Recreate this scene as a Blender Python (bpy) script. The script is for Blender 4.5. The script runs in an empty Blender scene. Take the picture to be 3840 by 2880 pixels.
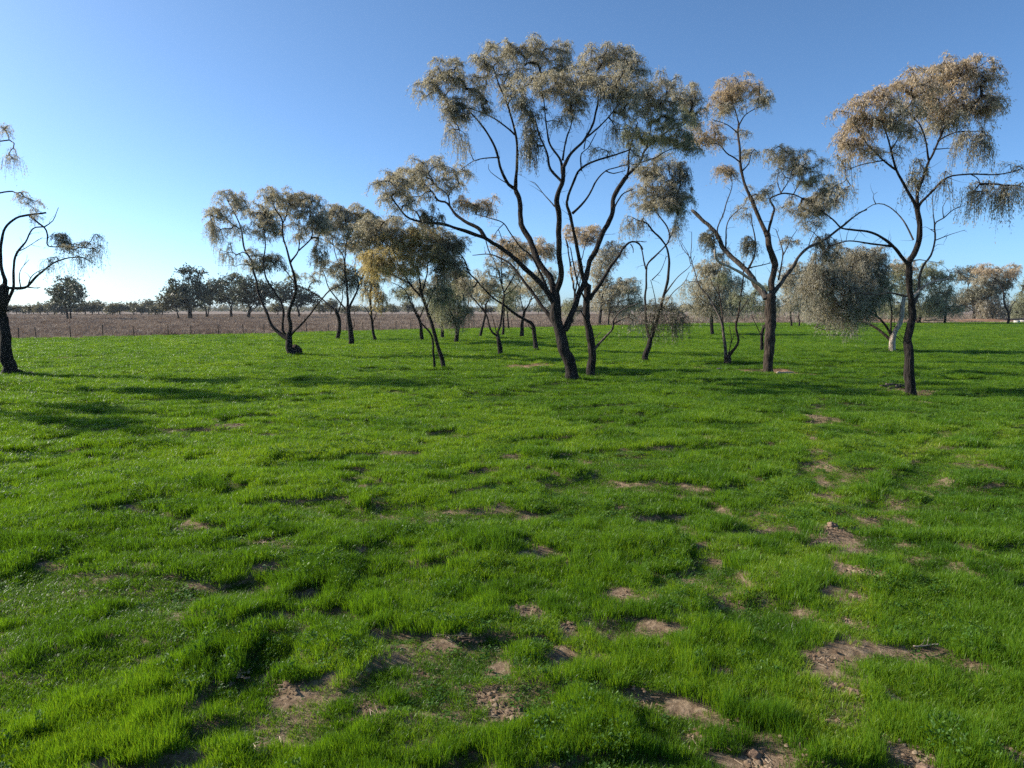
import bpy, math, random
import numpy as np

# ------------------------------------------------------------------ camera, light, exposure
F_PX, CX, CY = 2663.0, 1920.0, 1440.0          # focal length and centre in photograph pixels
HORIZON = 1160.0
CAM_H = 3.0
PITCH = math.atan((CY - HORIZON) / F_PX)
SUN_EL = math.radians(28.0)
SUN_FWD = math.radians(15.0)                    # sun stands left of the view, this far ahead of square left

scene = bpy.context.scene
col = scene.collection
cam_d = bpy.data.cameras.new('camera')
cam = bpy.data.objects.new('camera', cam_d)
col.objects.link(cam)
cam.location = (0, 0, CAM_H)
cam.rotation_euler = (math.pi / 2 - PITCH, 0, 0)
cam_d.sensor_fit = 'HORIZONTAL'
cam_d.sensor_width = 36.0
cam_d.lens = 36.0 * F_PX / 3840.0
cam_d.clip_start = 0.1
cam_d.clip_end = 20000
scene.camera = cam

world = bpy.data.worlds.new('World')
scene.world = world
world.use_nodes = True
wn = world.node_tree
wn.nodes.clear()
sky = wn.nodes.new('ShaderNodeTexSky')
sky.sky_type = 'NISHITA'
sky.sun_disc = False
sky.sun_elevation = SUN_EL
# direction towards the sun in world space
SUN_DIR = np.array([-math.cos(SUN_FWD) * math.cos(SUN_EL), math.sin(SUN_FWD) * math.cos(SUN_EL), math.sin(SUN_EL)])
sky.sun_rotation = math.atan2(SUN_DIR[0], SUN_DIR[1])
sky.altitude = 100
sky.air_density = 0.55
sky.dust_density = 0.9
sky.ozone_density = 5.5
bg = wn.nodes.new('ShaderNodeBackground')
bg.inputs["Strength"].default_value = 0.137
wo = wn.nodes.new('ShaderNodeOutputWorld')
tint = wn.nodes.new('ShaderNodeMix'); tint.data_type = 'RGBA'; tint.blend_type = 'MULTIPLY'
tint.inputs['Factor'].default_value = 1.0
tint.inputs['B'].default_value = (0.92, 1.02, 0.955, 1)      # clear dry inland air, a shade towards cyan
wn.links.new(sky.outputs[0], tint.inputs['A'])
wn.links.new(tint.outputs['Result'], bg.inputs[0])
wn.links.new(bg.outputs[0], wo.inputs[0])

sun_d = bpy.data.lights.new('sun', 'SUN')
sun_d.energy = 5.0
sun_d.angle = math.radians(0.53)
sun_d.color = (1.0, 0.93, 0.82)
sun = bpy.data.objects.new('sun', sun_d)
col.objects.link(sun)
from mathutils import Vector
sun.rotation_euler = Vector((-SUN_DIR[0], -SUN_DIR[1], -SUN_DIR[2])).to_track_quat('-Z', 'Y').to_euler()
sun.location = (-40, 20, 60)

scene.view_settings.view_transform = 'Standard'
scene.view_settings.look = 'None'
scene.view_settings.exposure = 0.78
scene.view_settings.gamma = 1.0
scene.view_settings.use_curve_mapping = False
scene.render.engine = 'CYCLES'
scene.cycles.use_denoising = False
scene.cycles.max_bounces = 4
scene.cycles.diffuse_bounces = 2
scene.cycles.glossy_bounces = 1
scene.cycles.transmission_bounces = 2
scene.cycles.transparent_max_bounces = 6

# ------------------------------------------------------------------ pixel -> place
SP, CP = math.sin(PITCH), math.cos(PITCH)

def ray(px, py):
    a = (np.asarray(px, float) - CX) / F_PX
    b = (CY - np.asarray(py, float)) / F_PX
    return a, CP + b * SP, -SP + b * CP          # x, y, z of the ray

def on_ground(px, py, z=0.0):
    rx, ry, rz = ray(px, py)
    t = (z - CAM_H) / rz
    return np.array([rx * t, ry * t])

def at_depth(px, py, depth):
    rx, ry, rz = ray(px, py)
    t = depth / ry
    return np.stack([rx * t, np.broadcast_to(depth, np.shape(rx * t)), CAM_H + rz * t], -1)

# ------------------------------------------------------------------ noise
def _hash(ix, iy, seed):
    h = (ix.astype(np.int64) * 374761393 + iy.astype(np.int64) * 668265263 + seed * 1442695041) & 0xFFFFFFFF
    h = ((h ^ (h >> 13)) * 1274126177) & 0xFFFFFFFF
    return ((h ^ (h >> 16)) & 0xFFFFFF) / float(0xFFFFFF) * 2 - 1

def vnoise(x, y, wl, seed=0):
    x = np.asarray(x, float) / wl + 1000.3
    y = np.asarray(y, float) / wl + 1000.7
    ix, iy = np.floor(x), np.floor(y)
    fx, fy = x - ix, y - iy
    fx = fx * fx * fx * (fx * (fx * 6 - 15) + 10)
    fy = fy * fy * fy * (fy * (fy * 6 - 15) + 10)
    a, b = _hash(ix, iy, seed), _hash(ix + 1, iy, seed)
    c, d = _hash(ix, iy + 1, seed), _hash(ix + 1, iy + 1, seed)
    return (a * (1 - fx) + b * fx) * (1 - fy) + (c * (1 - fx) + d * fx) * fy

def fbm(x, y, wl, seed=0, octv=3):
    s, amp, tot = 0, 1.0, 0
    for o in range(octv):
        s = s + amp * vnoise(x, y, wl / 2 ** o, seed + 17 * o)
        tot += amp
        amp *= 0.5
    return s / tot

def sstep(a, b, x):
    t = np.clip((np.asarray(x, float) - a) / (b - a), 0, 1)
    return t * t * (3 - 2 * t)

# ------------------------------------------------------------------ the lie of the land
# the fence is one straight line on the ground
FA = on_ground(0, 1274)
FB = on_ground(2900, 1207.5)
FDIR = (FB - FA) / np.linalg.norm(FB - FA)
FN = np.array([-FDIR[1], FDIR[0]])               # points to the dry paddock
BACK_Y = 158.0                                   # far edge of the green paddock on the right

def dry_side(x, y):
    """>0 in the dry paddock, <0 in the green one (metres)"""
    a = (np.asarray(x) - FA[0]) * FN[0] + (np.asarray(y) - FA[1]) * FN[1]
    b = np.asarray(y) - BACK_Y - 3.0 * vnoise(x, y, 30, 5)
    return np.maximum(a, b)

def pits(x, y):
    """0..1: small hoof-worn hollows all over the paddock"""
    wx, wy = x + 0.16 * vnoise(x, y, 0.4, 301), y + 0.16 * vnoise(x, y, 0.4, 303)
    a = -fbm(wx * 0.75, wy * 1.15, 0.48, 305, 2)
    b = -fbm(wx * 0.65, wy * 1.2, 0.85, 307, 2)
    c = -fbm(wx * 0.6, wy * 1.1, 1.8, 309, 2)
    return np.maximum(np.maximum(0.85 * sstep(0.34, 0.46, a), sstep(0.35, 0.46, b)), sstep(0.38, 0.48, c))

def ground_z(x, y):
    x, y = np.asarray(x, float), np.asarray(y, float)
    r = np.hypot(x, y)
    fade = 1 - sstep(90, 170, r)
    z = 0.05 * vnoise(x * 0.8, y * 1.2, 0.75, 3) + 0.05 * vnoise(x * 0.75, y * 1.25, 1.5, 4) + 0.06 * vnoise(x * 0.7, y * 1.3, 4.2, 9)
    z = z + 0.10 * vnoise(x, y, 14, 21)
    z = z - 0.085 * pits(x, y)
    return z * fade - 0.02

# ------------------------------------------------------------------ object helpers
def mesh_obj(name, verts, faces, mats, parent=None, smooth=True, midx=None, loc=None):
    me = bpy.data.meshes.new(name)
    verts = np.asarray(verts, np.float32)
    faces = [np.asarray(f, np.int32) for f in (faces if isinstance(faces, (list, tuple)) else [faces])]
    faces = [f for f in faces if len(f)]
    nv = len(verts)
    tot = np.concatenate([np.full(len(f), f.shape[1], np.int32) for f in faces])
    loops = np.concatenate([f.ravel() for f in faces])
    start = np.concatenate([[0], np.cumsum(tot)[:-1]]).astype(np.int32)
    me.vertices.add(nv)
    me.vertices.foreach_set('co', verts.ravel())
    me.loops.add(len(loops))
    me.loops.foreach_set('vertex_index', loops)
    me.polygons.add(len(tot))
    me.polygons.foreach_set('loop_start', start)
    me.polygons.foreach_set('use_smooth', np.full(len(tot), bool(smooth)))
    for m in (mats if isinstance(mats, (list, tuple)) else [mats]):
        me.materials.append(m)
    if midx is not None:
        me.polygons.foreach_set('material_index', np.asarray(midx, np.int32))
    me.update(calc_edges=True)
    o = bpy.data.objects.new(name, me)
    col.objects.link(o)
    if parent is not None:
        o.parent = parent
    if loc is not None:
        o.location = loc
    return o

def empty(name, loc):
    o = bpy.data.objects.new(name, None)
    o.empty_display_size = 0.3
    o.location = loc
    col.objects.link(o)
    return o

def tag(o, label=None, cat=None, group=None, kind=None):
    if label: o['label'] = label
    if cat: o['category'] = cat
    if group: o['group'] = group
    if kind: o['kind'] = kind
    return o

# ------------------------------------------------------------------ materials
def new_mat(name):
    m = bpy.data.materials.new(name)
    m.use_nodes = True
    nt = m.node_tree
    nt.nodes.clear()
    return m, nt, nt.nodes, nt.links

def leaf_mat(name, stops, trans=0.35, rough=0.5, tcol=None, spec=0.35, attr=None):
    """each leaf takes its own shade; some light passes through the blade"""
    m, nt, N, L = new_mat(name)
    geo = N.new('ShaderNodeNewGeometry')
    ramp = N.new('ShaderNodeValToRGB')
    while len(ramp.color_ramp.elements) < len(stops):
        ramp.color_ramp.elements.new(0.5)
    for e, (p, c) in zip(ramp.color_ramp.elements, stops):
        e.position = p
        e.color = (*c, 1)
    src = geo.outputs['Random Per Island']
    if attr:
        at = N.new('ShaderNodeAttribute'); at.attribute_type = 'INSTANCER'; at.attribute_name = attr
        mx = N.new('ShaderNodeMath'); mx.operation = 'MULTIPLY_ADD'
        mx.inputs[1].default_value = 0.42
        L.new(src, mx.inputs[0])
        ml = N.new('ShaderNodeMath'); ml.operation = 'MULTIPLY'; ml.inputs[1].default_value = 0.58
        L.new(at.outputs['Fac'], ml.inputs[0])
        L.new(ml.outputs[0], mx.inputs[2])
        src = mx.outputs[0]
    L.new(src, ramp.inputs[0])
    pb = N.new('ShaderNodeBsdfPrincipled')
    pb.inputs['Roughness'].default_value = rough
    pb.inputs['Specular IOR Level'].default_value = spec
    L.new(ramp.outputs[0], pb.inputs['Base Color'])
    tr = N.new('ShaderNodeBsdfTranslucent')
    mul = N.new('ShaderNodeMix'); mul.data_type = 'RGBA'; mul.blend_type = 'MULTIPLY'
    mul.inputs['Factor'].default_value = 1.0
    L.new(ramp.outputs[0], mul.inputs['A'])
    mul.inputs['B'].default_value = (*(tcol or (1.2, 1.12, 0.85)), 1)
    L.new(mul.outputs['Result'], tr.inputs['Color'])
    ms = N.new('ShaderNodeMixShader')
    ms.inputs[0].default_value = trans
    L.new(pb.outputs[0], ms.inputs[1]); L.new(tr.outputs[0], ms.inputs[2])
    out = N.new('ShaderNodeOutputMaterial')
    L.new(ms.outputs[0], out.inputs[0])
    return m

def bark_mat(name, c1, c2, scale=9.0, bump=0.6):
    m, nt, N, L = new_mat(name)
    tc = N.new('ShaderNodeTexCoord')
    mp = N.new('ShaderNodeMapping'); mp.inputs['Scale'].default_value = (1, 1, 0.16)
    L.new(tc.outputs['Object'], mp.inputs[0])
    n1 = N.new('ShaderNodeTexNoise'); n1.inputs['Scale'].default_value = scale * 2; n1.inputs['Detail'].default_value = 5
    L.new(mp.outputs[0], n1.inputs[0])
    n2 = N.new('ShaderNodeTexNoise'); n2.inputs['Scale'].default_value = 1.7; n2.inputs['Detail'].default_value = 3
    L.new(tc.outputs['Object'], n2.inputs[0])
    mx = N.new('ShaderNodeMath'); mx.operation = 'MULTIPLY_ADD'; mx.inputs[1].default_value = 0.5
    L.new(n2.outputs[0], mx.inputs[0]); 
    sb = N.new('ShaderNodeMath'); sb.operation = 'MULTIPLY_ADD'; sb.inputs[1].default_value = 1.3; sb.inputs[2].default_value = -0.38
    L.new(n1.outputs[0], sb.inputs[0]); L.new(sb.outputs[0], mx.inputs[2])
    rp = N.new('ShaderNodeValToRGB')
    rp.color_ramp.elements[0].position = 0.3; rp.color_ramp.elements[0].color = (*c1, 1)
    rp.color_ramp.elements[1].position = 0.75; rp.color_ramp.elements[1].color = (*c2, 1)
    L.new(mx.outputs[0], rp.inputs[0])
    pb = N.new('ShaderNodeBsdfPrincipled')
    pb.inputs['Roughness'].default_value = 0.9
    pb.inputs['Specular IOR Level'].default_value = 0.15
    L.new(rp.outputs[0], pb.inputs['Base Color'])
    bp = N.new('ShaderNodeBump'); bp.inputs['Strength'].default_value = bump; bp.inputs['Distance'].default_value = 0.12
    L.new(n1.outputs[0], bp.inputs['Height']); L.new(bp.outputs[0], pb.inputs['Normal'])
    out = N.new('ShaderNodeOutputMaterial'); L.new(pb.outputs[0], out.inputs[0])
    return m

def plain_mat(name, c1, c2, scale=6.0, rough=0.85, bump=0.3):
    m, nt, N, L = new_mat(name)
    tc = N.new('ShaderNodeTexCoord')
    n1 = N.new('ShaderNodeTexNoise'); n1.inputs['Scale'].default_value = scale; n1.inputs['Detail'].default_value = 6
    L.new(tc.outputs['Object'], n1.inputs[0])
    rp = N.new('ShaderNodeValToRGB')
    rp.color_ramp.elements[0].position = 0.35; rp.color_ramp.elements[0].color = (*c1, 1)
    rp.color_ramp.elements[1].position = 0.68; rp.color_ramp.elements[1].color = (*c2, 1)
    L.new(n1.outputs[0], rp.inputs[0])
    pb = N.new('ShaderNodeBsdfPrincipled'); pb.inputs['Roughness'].default_value = rough
    pb.inputs['Specular IOR Level'].default_value = 0.2
    L.new(rp.outputs[0], pb.inputs['Base Color'])
    bp = N.new('ShaderNodeBump'); bp.inputs['Strength'].default_value = bump; bp.inputs['Distance'].default_value = 0.03
    L.new(n1.outputs[0], bp.inputs['Height']); L.new(bp.outputs[0], pb.inputs['Normal'])
    out = N.new('ShaderNodeOutputMaterial'); L.new(pb.outputs[0], out.inputs[0])
    return m

M = {}
M['bark'] = bark_mat('bark', (0.009, 0.007, 0.006), (0.048, 0.037, 0.030))
M['bark_warm'] = bark_mat('bark_warm', (0.014, 0.010, 0.008), (0.085, 0.062, 0.046))
M['deadwood'] = bark_mat('deadwood', (0.22, 0.17, 0.13), (0.58, 0.48, 0.38), 6)
M['deadgrey'] = bark_mat('deadgrey', (0.03, 0.025, 0.021), (0.13, 0.105, 0.085), 6)
M['twig'] = bark_mat('twig', (0.012, 0.009, 0.008), (0.045, 0.036, 0.03), 3, 0.1)
M['leaf_olive'] = leaf_mat('leaf_olive', [(0.0, (0.3019, 0.2757, 0.2092)), (0.45, (0.3876, 0.3509, 0.264)), (0.8, (0.4637, 0.4261, 0.3409)), (1.0, (0.5875, 0.5516, 0.4841))], 0.5)
M['leaf_tan'] = leaf_mat('leaf_tan', [(0.0, (0.3617, 0.2884, 0.2045)), (0.45, (0.4857, 0.3848, 0.2624)), (0.8, (0.5618, 0.4571, 0.3379)), (1.0, (0.676, 0.5679, 0.477))], 0.5)
M['leaf_gold'] = leaf_mat('leaf_gold', [(0.0, (0.3553, 0.2865, 0.131)), (0.45, (0.4764, 0.3832, 0.1673)), (0.8, (0.5573, 0.4595, 0.2278)), (1.0, (0.648, 0.5511, 0.3364))], 0.5)
M['leaf_grey'] = leaf_mat('leaf_grey', [(0.0, (0.2149, 0.2223, 0.1408)), (0.5, (0.2781, 0.2881, 0.1844)), (1.0, (0.4044, 0.4186, 0.2902))], 0.5)
M['leaf_dark'] = leaf_mat('leaf_dark', [(0.0, (0.0735, 0.0735, 0.042)), (0.5, (0.1575, 0.147, 0.0882)), (1.0, (0.357, 0.3255, 0.231))], 0.2)
M['leaf_euc'] = leaf_mat('leaf_euc', [(0.0, (0.0336, 0.048, 0.0264)), (0.5, (0.078, 0.096, 0.054)), (1.0, (0.192, 0.204, 0.144))], 0.2)
M['leaf_far'] = leaf_mat('leaf_far', [(0.0, (0.072, 0.0744, 0.042)), (0.5, (0.132, 0.126, 0.072)), (1.0, (0.24, 0.222, 0.144))], 0.25)
# ------------------------------------------------------------------ ground sheet
def axis(fine, fmax, grow, end):
    v = [0.0]
    s = fine
    while v[-1] < end:
        v.append(v[-1] + s)
        if v[-1] > fmax:
            s *= grow
    return np.array(v)

xa = axis(0.28, 14, 1.035, 7000)
xs = np.concatenate([-xa[:0:-1], xa])
ya = axis(0.22, 16, 1.022, 7000)
ys = np.concatenate([[-60, -30, -15, -7, -3], ya])
gx, gy = np.meshgrid(xs, ys)
gz = ground_z(gx, gy) - 0.05 * sstep(9, 30, np.hypot(gx, gy)) * (1 - sstep(90, 150, np.hypot(gx, gy)))
V = np.stack([gx, gy, gz], -1).reshape(-1, 3)
nx, ny = len(xs), len(ys)
ii = np.arange((ny - 1) * (nx - 1))
r_, c_ = ii // (nx - 1), ii % (nx - 1)
a_ = r_ * nx + c_
Q = np.stack([a_, a_ + 1, a_ + nx + 1, a_ + nx], -1)

def ground_mat():
    m, nt, N, L = new_mat('ground_soil')
    geo = N.new('ShaderNodeNewGeometry')
    def noise(scale, det=5, rough=0.6):
        n = N.new('ShaderNodeTexNoise'); n.inputs['Scale'].default_value = scale
        n.inputs['Detail'].default_value = det; n.inputs['Roughness'].default_value = rough
        L.new(geo.outputs['Position'], n.inputs['Vector'])
        return n.outputs[0]
    def ramp(src, stops):
        r = N.new('ShaderNodeValToRGB')
        while len(r.color_ramp.elements) < len(stops): r.color_ramp.elements.new(0.5)
        for e, (p, c) in zip(r.color_ramp.elements, stops):
            e.position = p; e.color = (*c, 1)
        L.new(src, r.inputs[0]); return r.outputs[0]
    def math_(op, a, b=None, c=None):
        n = N.new('ShaderNodeMath'); n.operation = op
        for i, v in enumerate((a, b, c)):
            if v is None: continue
            if isinstance(v, (int, float)): n.inputs[i].default_value = v
            else: L.new(v, n.inputs[i])
        return n.outputs[0]
    def mix(f, a, b):
        n = N.new('ShaderNodeMix'); n.data_type = 'RGBA'
        L.new(f, n.inputs['Factor']); L.new(a, n.inputs['A']); L.new(b, n.inputs['B'])
        return n.outputs['Result']
    fine, mid, big = noise(14, 8, 0.7), noise(1.3, 5), noise(0.09, 4)
    soil = ramp(fine, [(0.28, (0.085, 0.056, 0.034)), (0.5, (0.20, 0.138, 0.086)), (0.72, (0.38, 0.285, 0.19))])
    thatch = ramp(mid, [(0.3, (0.045, 0.085, 0.012)), (0.7, (0.085, 0.135, 0.022))])
    dry = ramp(noise(0.55, 7, 0.65), [(0.3, (0.14, 0.10, 0.078)), (0.5, (0.225, 0.168, 0.128)), (0.7, (0.33, 0.26, 0.195))])
    dry2 = ramp(big, [(0.35, (0.16, 0.115, 0.095)), (0.65, (0.26, 0.215, 0.17))])
    half = N.new('ShaderNodeValue'); half.outputs[0].default_value = 0.5
    dry = mix(half.outputs[0], dry, dry2)
    sep = N.new('ShaderNodeSeparateXYZ'); L.new(geo.outputs['Position'], sep.inputs[0])
    X, Y = sep.outputs[0], sep.outputs[1]
    # how deep into the dry paddock, from the straight fence line and the back edge
    d1 = math_('ADD', math_('MULTIPLY', X, float(FN[0])), math_('MULTIPLY', Y, float(FN[1])))
    d1 = math_('SUBTRACT', d1, float(FA @ FN))
    d2 = math_('SUBTRACT', Y, BACK_Y)
    dd = math_('ADD', math_('MAXIMUM', d1, d2), math_('MULTIPLY_ADD', mid, 2.0, -1.0))
    isdry = N.new('ShaderNodeMapRange'); isdry.inputs['From Min'].default_value = -0.4; isdry.inputs['From Max'].default_value = 0.6
    L.new(dd, isdry.inputs['Value'])
    # sown grass closes over the soil away from the drone's trampled corner
    r = math_('SQRT', math_('ADD', math_('MULTIPLY', X, X), math_('MULTIPLY', Y, Y)))
    cov = N.new('ShaderNodeMapRange'); cov.inputs['From Min'].default_value = 14; cov.inputs['From Max'].default_value = 34
    cov.inputs['To Max'].default_value = 0.92
    L.new(r, cov.inputs['Value'])
    # worn red earth round some of the trees
    nz = N.new('ShaderNodeTexNoise'); nz.inputs['Scale'].default_value = 0.9; nz.inputs['Detail'].default_value = 4
    L.new(geo.outputs['Position'], nz.inputs['Vector'])
    worn = None
    for (px, py, rx, ry) in [(1985,1371,110,10), (2228,1412,40,5), (2900,1392,175,11), (3400,1468,100,16), (3440,1508,28,8), (2650,1378,100,6), (250,1341,110,6)]:
        c = on_ground(px, py); near, far = on_ground(px, py + ry)[1], on_ground(px, py - ry)[1]
        sb = N.new('ShaderNodeVectorMath'); sb.operation = 'SUBTRACT'; sb.inputs[1].default_value = (c[0], (near + far) / 2, 0)
        L.new(geo.outputs['Position'], sb.inputs[0])
        sc = N.new('ShaderNodeVectorMath'); sc.operation = 'MULTIPLY'; sc.inputs[1].default_value = (F_PX / (rx * c[1]), 2 / (far - near), 0)
        L.new(sb.outputs[0], sc.inputs[0])
        ln = N.new('ShaderNodeVectorMath'); ln.operation = 'LENGTH'; L.new(sc.outputs[0], ln.inputs[0])
        q_ = math_('ADD', ln.outputs['Value'], math_('MULTIPLY_ADD', nz.outputs[0], 1.6, -0.8))
        worn = q_ if worn is None else math_('MINIMUM', worn, q_)
    wr = N.new('ShaderNodeMapRange'); wr.inputs['From Min'].default_value = 0.85; wr.inputs['From Max'].default_value = 1.15
    wr.inputs['To Min'].default_value = 1.0; wr.inputs['To Max'].default_value = 0.0
    L.new(worn, wr.inputs['Value'])
    earth = ramp(noise(2.5, 6), [(0.3, (0.17, 0.095, 0.055)), (0.7, (0.33, 0.205, 0.125))])
    base = mix(cov.outputs[0], soil, thatch)
    base = mix(wr.outputs[0], base, earth)
    base = mix(isdry.outputs[0], base, dry)
    pb = N.new('ShaderNodeBsdfPrincipled'); pb.inputs['Roughness'].default_value = 0.95
    pb.inputs['Specular IOR Level'].default_value = 0.1
    L.new(base, pb.inputs['Base Color'])
    bp = N.new('ShaderNodeBump'); bp.inputs['Strength'].default_value = 0.7; bp.inputs['Distance'].default_value = 0.04
    L.new(fine, bp.inputs['Height']); L.new(bp.outputs[0], pb.inputs['Normal'])
    out = N.new('ShaderNodeOutputMaterial'); L.new(pb.outputs[0], out.inputs[0])
    return m
M['ground'] = ground_mat()
ground = tag(mesh_obj('ground', V, Q, M['ground']), 'flat paddock soil, red brown under the grass, running to the horizon', kind='structure')

# ------------------------------------------------------------------ where the grass is thin
# bare spots seen in the photograph: centre x, y and half sizes in photograph pixels
BARE = [(2000,2085,58,26),(1523,2176,14,10),(1455,2205,32,15),(2128,2258,48,15),(2320,2225,48,20),(1958,2305,80,30),(2122,2358,32,24),
 (1829,2611,38,22),(1900,2676,54,34),(2405,2611,48,22),(1382,2693,85,36),(2563,2735,42,16),(1735,2405,32,9),(846,2540,44,22),(1093,2617,66,38),
 (987,2058,75,10),(1128,2238,38,11),(1017,2530,54,11),(6,2388,18,12),(964,2866,34,9),(3122,2000,44,16),(3200,2160,70,24),(3204,2090,17,7),
 (3657,2079,38,13),(3222,2241,34,9),(3190,2330,60,19),(3063,2458,38,27),(2710,2511,48,20),(3122,2570,28,16),(3363,2623,50,17),(3116,2693,60,17),
 (2793,2646,32,13),(2870,2829,180,60),(3375,2800,72,44),(3475,2870,46,24),(3616,2758,56,20),(3790,2840,66,44),(2616,2752,66,14),(3328,2588,24,9),
 (3049,1563,38,11),(3027,1642,22,15),(3066,1699,32,9),(2317,1901,28,11),(2097,1594,22,6),(2260,1594,28,6),(3672,1877,34,7),(3347,1866,17,5),
 (850,1592,64,8),(1151,1596,64,5),(1615,1590,34,5),(1434,1595,34,4),(412,1600,32,4),(1985,1371,95,8),(2230,1411,34,5),(2900,1392,150,9),
 (3400,1468,90,14),(3440,1508,26,7),(250,1341,100,5),(560,2075,20,6),(2650,1378,90,4),(1270,2480,20,6),(1570,2545,22,6),(2240,2480,18,6),(3560,2330,14,5)]
# shaded hollows where the sward dips but stays green
HOLLOW = [(180,2120,90,34),(480,2290,70,26),(200,2480,60,24),(640,2640,80,30),(330,2650,60,26),(700,2730,90,40),(820,2510,70,34),(1150,2215,60,22),
 (900,2035,60,20),(520,1895,55,22),(1000,1740,60,22),(500,1810,70,18),(1010,1790,40,14),(1300,1885,45,16),(1430,1870,40,18),(1130,1930,70,16),
 (1900,1905,40,14),(2200,1835,45,16),(2330,1840,70,16),(2100,1540,50,14),(2500,1540,55,12),(2700,1575,50,12),(2560,1620,25,10),(2200,1690,40,10),
 (2830,1680,35,12),(3300,1560,40,12),(3480,1660,30,12),(3330,1850,40,14),(3370,1925,50,18),(2930,1780,40,12),(2230,1975,40,14),(2780,1975,50,18),
 (3590,2060,50,20),(3150,2140,45,26),(2660,2480,45,24),(3200,2490,30,14),(2680,2090,60,18),(1640,1800,60,12),(1590,1900,30,14),(1800,1850,40,14),
 (1650,2060,60,18),(1930,2060,40,16),(1330,2080,50,18),(1700,2140,50,16),(1480,2280,45,20),(1910,2290,40,22),(1340,2470,50,22),(2380,2120,60,18),
 (2580,2190,60,20),(3300,1640,30,14),(750,1880,50,16),(250,1760,60,12),(60,1720,50,12),(1230,1590,60,8),(1700,1570,50,8),(460,1570,70,8),(1110,1640,50,10),
 (3080,1500,28,18),(2480,2650,55,20),(2520,2710,45,18),(3740,2430,60,24),(3420,2180,50,16),(2060,2460,40,14),(2870,2400,60,20),(1560,2640,60,22),
 (1110,2440,60,22),(880,2400,50,16),(120,2840,90,30),(430,2420,50,16),(60,2350,30,20),(2260,2780,50,18),(1960,2820,40,14)]

def patch_world(P):
    out = []
    for (x, y, rx, ry) in P:
        c = on_ground(x, y)
        near, far = on_ground(x, y + ry)[1], on_ground(x, max(y - ry, HORIZON + 8))[1]
        out.append((c[0], (near + far) / 2, rx * c[1] / F_PX, max((far - near) / 2, 0.04)))
    return np.array(out)
BARE_W, HOLLOW_W = patch_world(BARE), patch_world(HOLLOW)

def patch_field(x, y, PW, grow=1.0):
    """0 outside, rising to 1 inside any of the patches; edges broken by noise"""
    n = 0.38 * vnoise(x, y, 0.28, 41) + 0.25 * vnoise(x, y, 0.11, 42)
    best = np.full(np.shape(x), 9.0)
    for (cx, cy, rx, ry) in PW:
        q = ((x - cx) / (rx * grow)) ** 2 + ((y - cy) / (ry * grow)) ** 2
        best = np.minimum(best, q)
    return 1 - sstep(0.45, 1.25, np.sqrt(best) + n)

# wheel marks: two pairs of pressed lines running away to the right
TRACKS = [[(3780,1500),(3560,1640),(3300,1745),(3040,1830),(2760,1990),(2560,2170),(2250,2310),(1960,2400),(1560,2440),(1250,2560),(1040,2760)],
          [(3840,1590),(3640,1725),(3420,1850),(3210,1960),(3010,2060),(2800,2200),(2480,2330),(2200,2420),(1950,2560),(1500,2800)],
          [(3070,1480),(3060,1560),(3050,1650),(3090,1760),(3110,1900),(3130,2020),(3190,2150),(3210,2330),(3090,2460),(3120,2600),(3090,2760)]]
TRK = [np.array([on_ground(*p) for p in t]) for t in TRACKS]

def track_field(x, y, which=(0, 1, 2)):
    best = np.full(np.shape(x), 99.0)
    for t in [TRK[i] for i in which]:
        for a, b in zip(t[:-1], t[1:]):
            ab = b - a
            u = np.clip(((x - a[0]) * ab[0] + (y - a[1]) * ab[1]) / (ab @ ab), 0, 1)
            best = np.minimum(best, np.hypot(x - a[0] - u * ab[0], y - a[1] - u * ab[1]))
    return 1 - sstep(0.10, 0.34, best + 0.12 * vnoise(x, y, 0.5, 51))

def domes(x, y, cell, seed):
    """distance to the nearest tussock centre, in cells"""
    u, v = np.asarray(x) / cell, np.asarray(y) / cell
    iu, iv = np.floor(u), np.floor(v)
    best = np.full(np.shape(u), 9.0)
    for a in (-1, 0, 1):
        for b in (-1, 0, 1):
            cu = iu + a + 0.5 + 0.48 * _hash(iu + a + 5000, iv + b + 5000, seed)
            cv = iv + b + 0.5 + 0.48 * _hash(iu + a + 5000, iv + b + 5000, seed + 1)
            best = np.minimum(best, (u - cu) ** 2 + (v - cv) ** 2)
    return np.sqrt(best)

def sward_height(x, y):
    wx, wy = x + 0.16 * vnoise(x, y, 0.5, 201), y + 0.16 * vnoise(x, y, 0.5, 203)
    d1 = 1 - sstep(0.12, 0.78, domes(wx * 0.85, wy, 0.30, 61))
    d2 = 1 - sstep(0.25, 0.80, domes(wx * 0.8, wy * 1.1, 0.72, 63))
    h = 0.030 + 0.045 * d1 + 0.050 * d2 + 0.022 * fbm(x, y, 0.3, 65, 2) + 0.03 * fbm(x * 0.8, y * 1.2, 3.0, 67, 2)
    clump = sstep(0.32, 0.48, fbm(x * 0.8, y * 1.15, 0.75, 71, 2))
    h = h + 0.055 * clump
    dip = pits(x, y)
    h = h + 0.05 * pits(x + 0.09, y) * (1 - dip)
    h = h * (1 - 0.55 * dip)
    hol = patch_field(x, y, HOLLOW_W)
    h = h * (1 - 0.70 * hol)
    rim = patch_field(x + 0.13, y, HOLLOW_W, 1.35) * (1 - hol)
    h = h + 0.085 * rim
    rb = patch_field(x + 0.12, y, BARE_W, 1.5) * (1 - patch_field(x, y, BARE_W, 1.35))
    h = h + 0.06 * rb
    h = h * (1 - 0.40 * track_field(x, y))
    return np.clip(h, 0.032, 0.22), clump, np.maximum(hol, dip)

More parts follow.
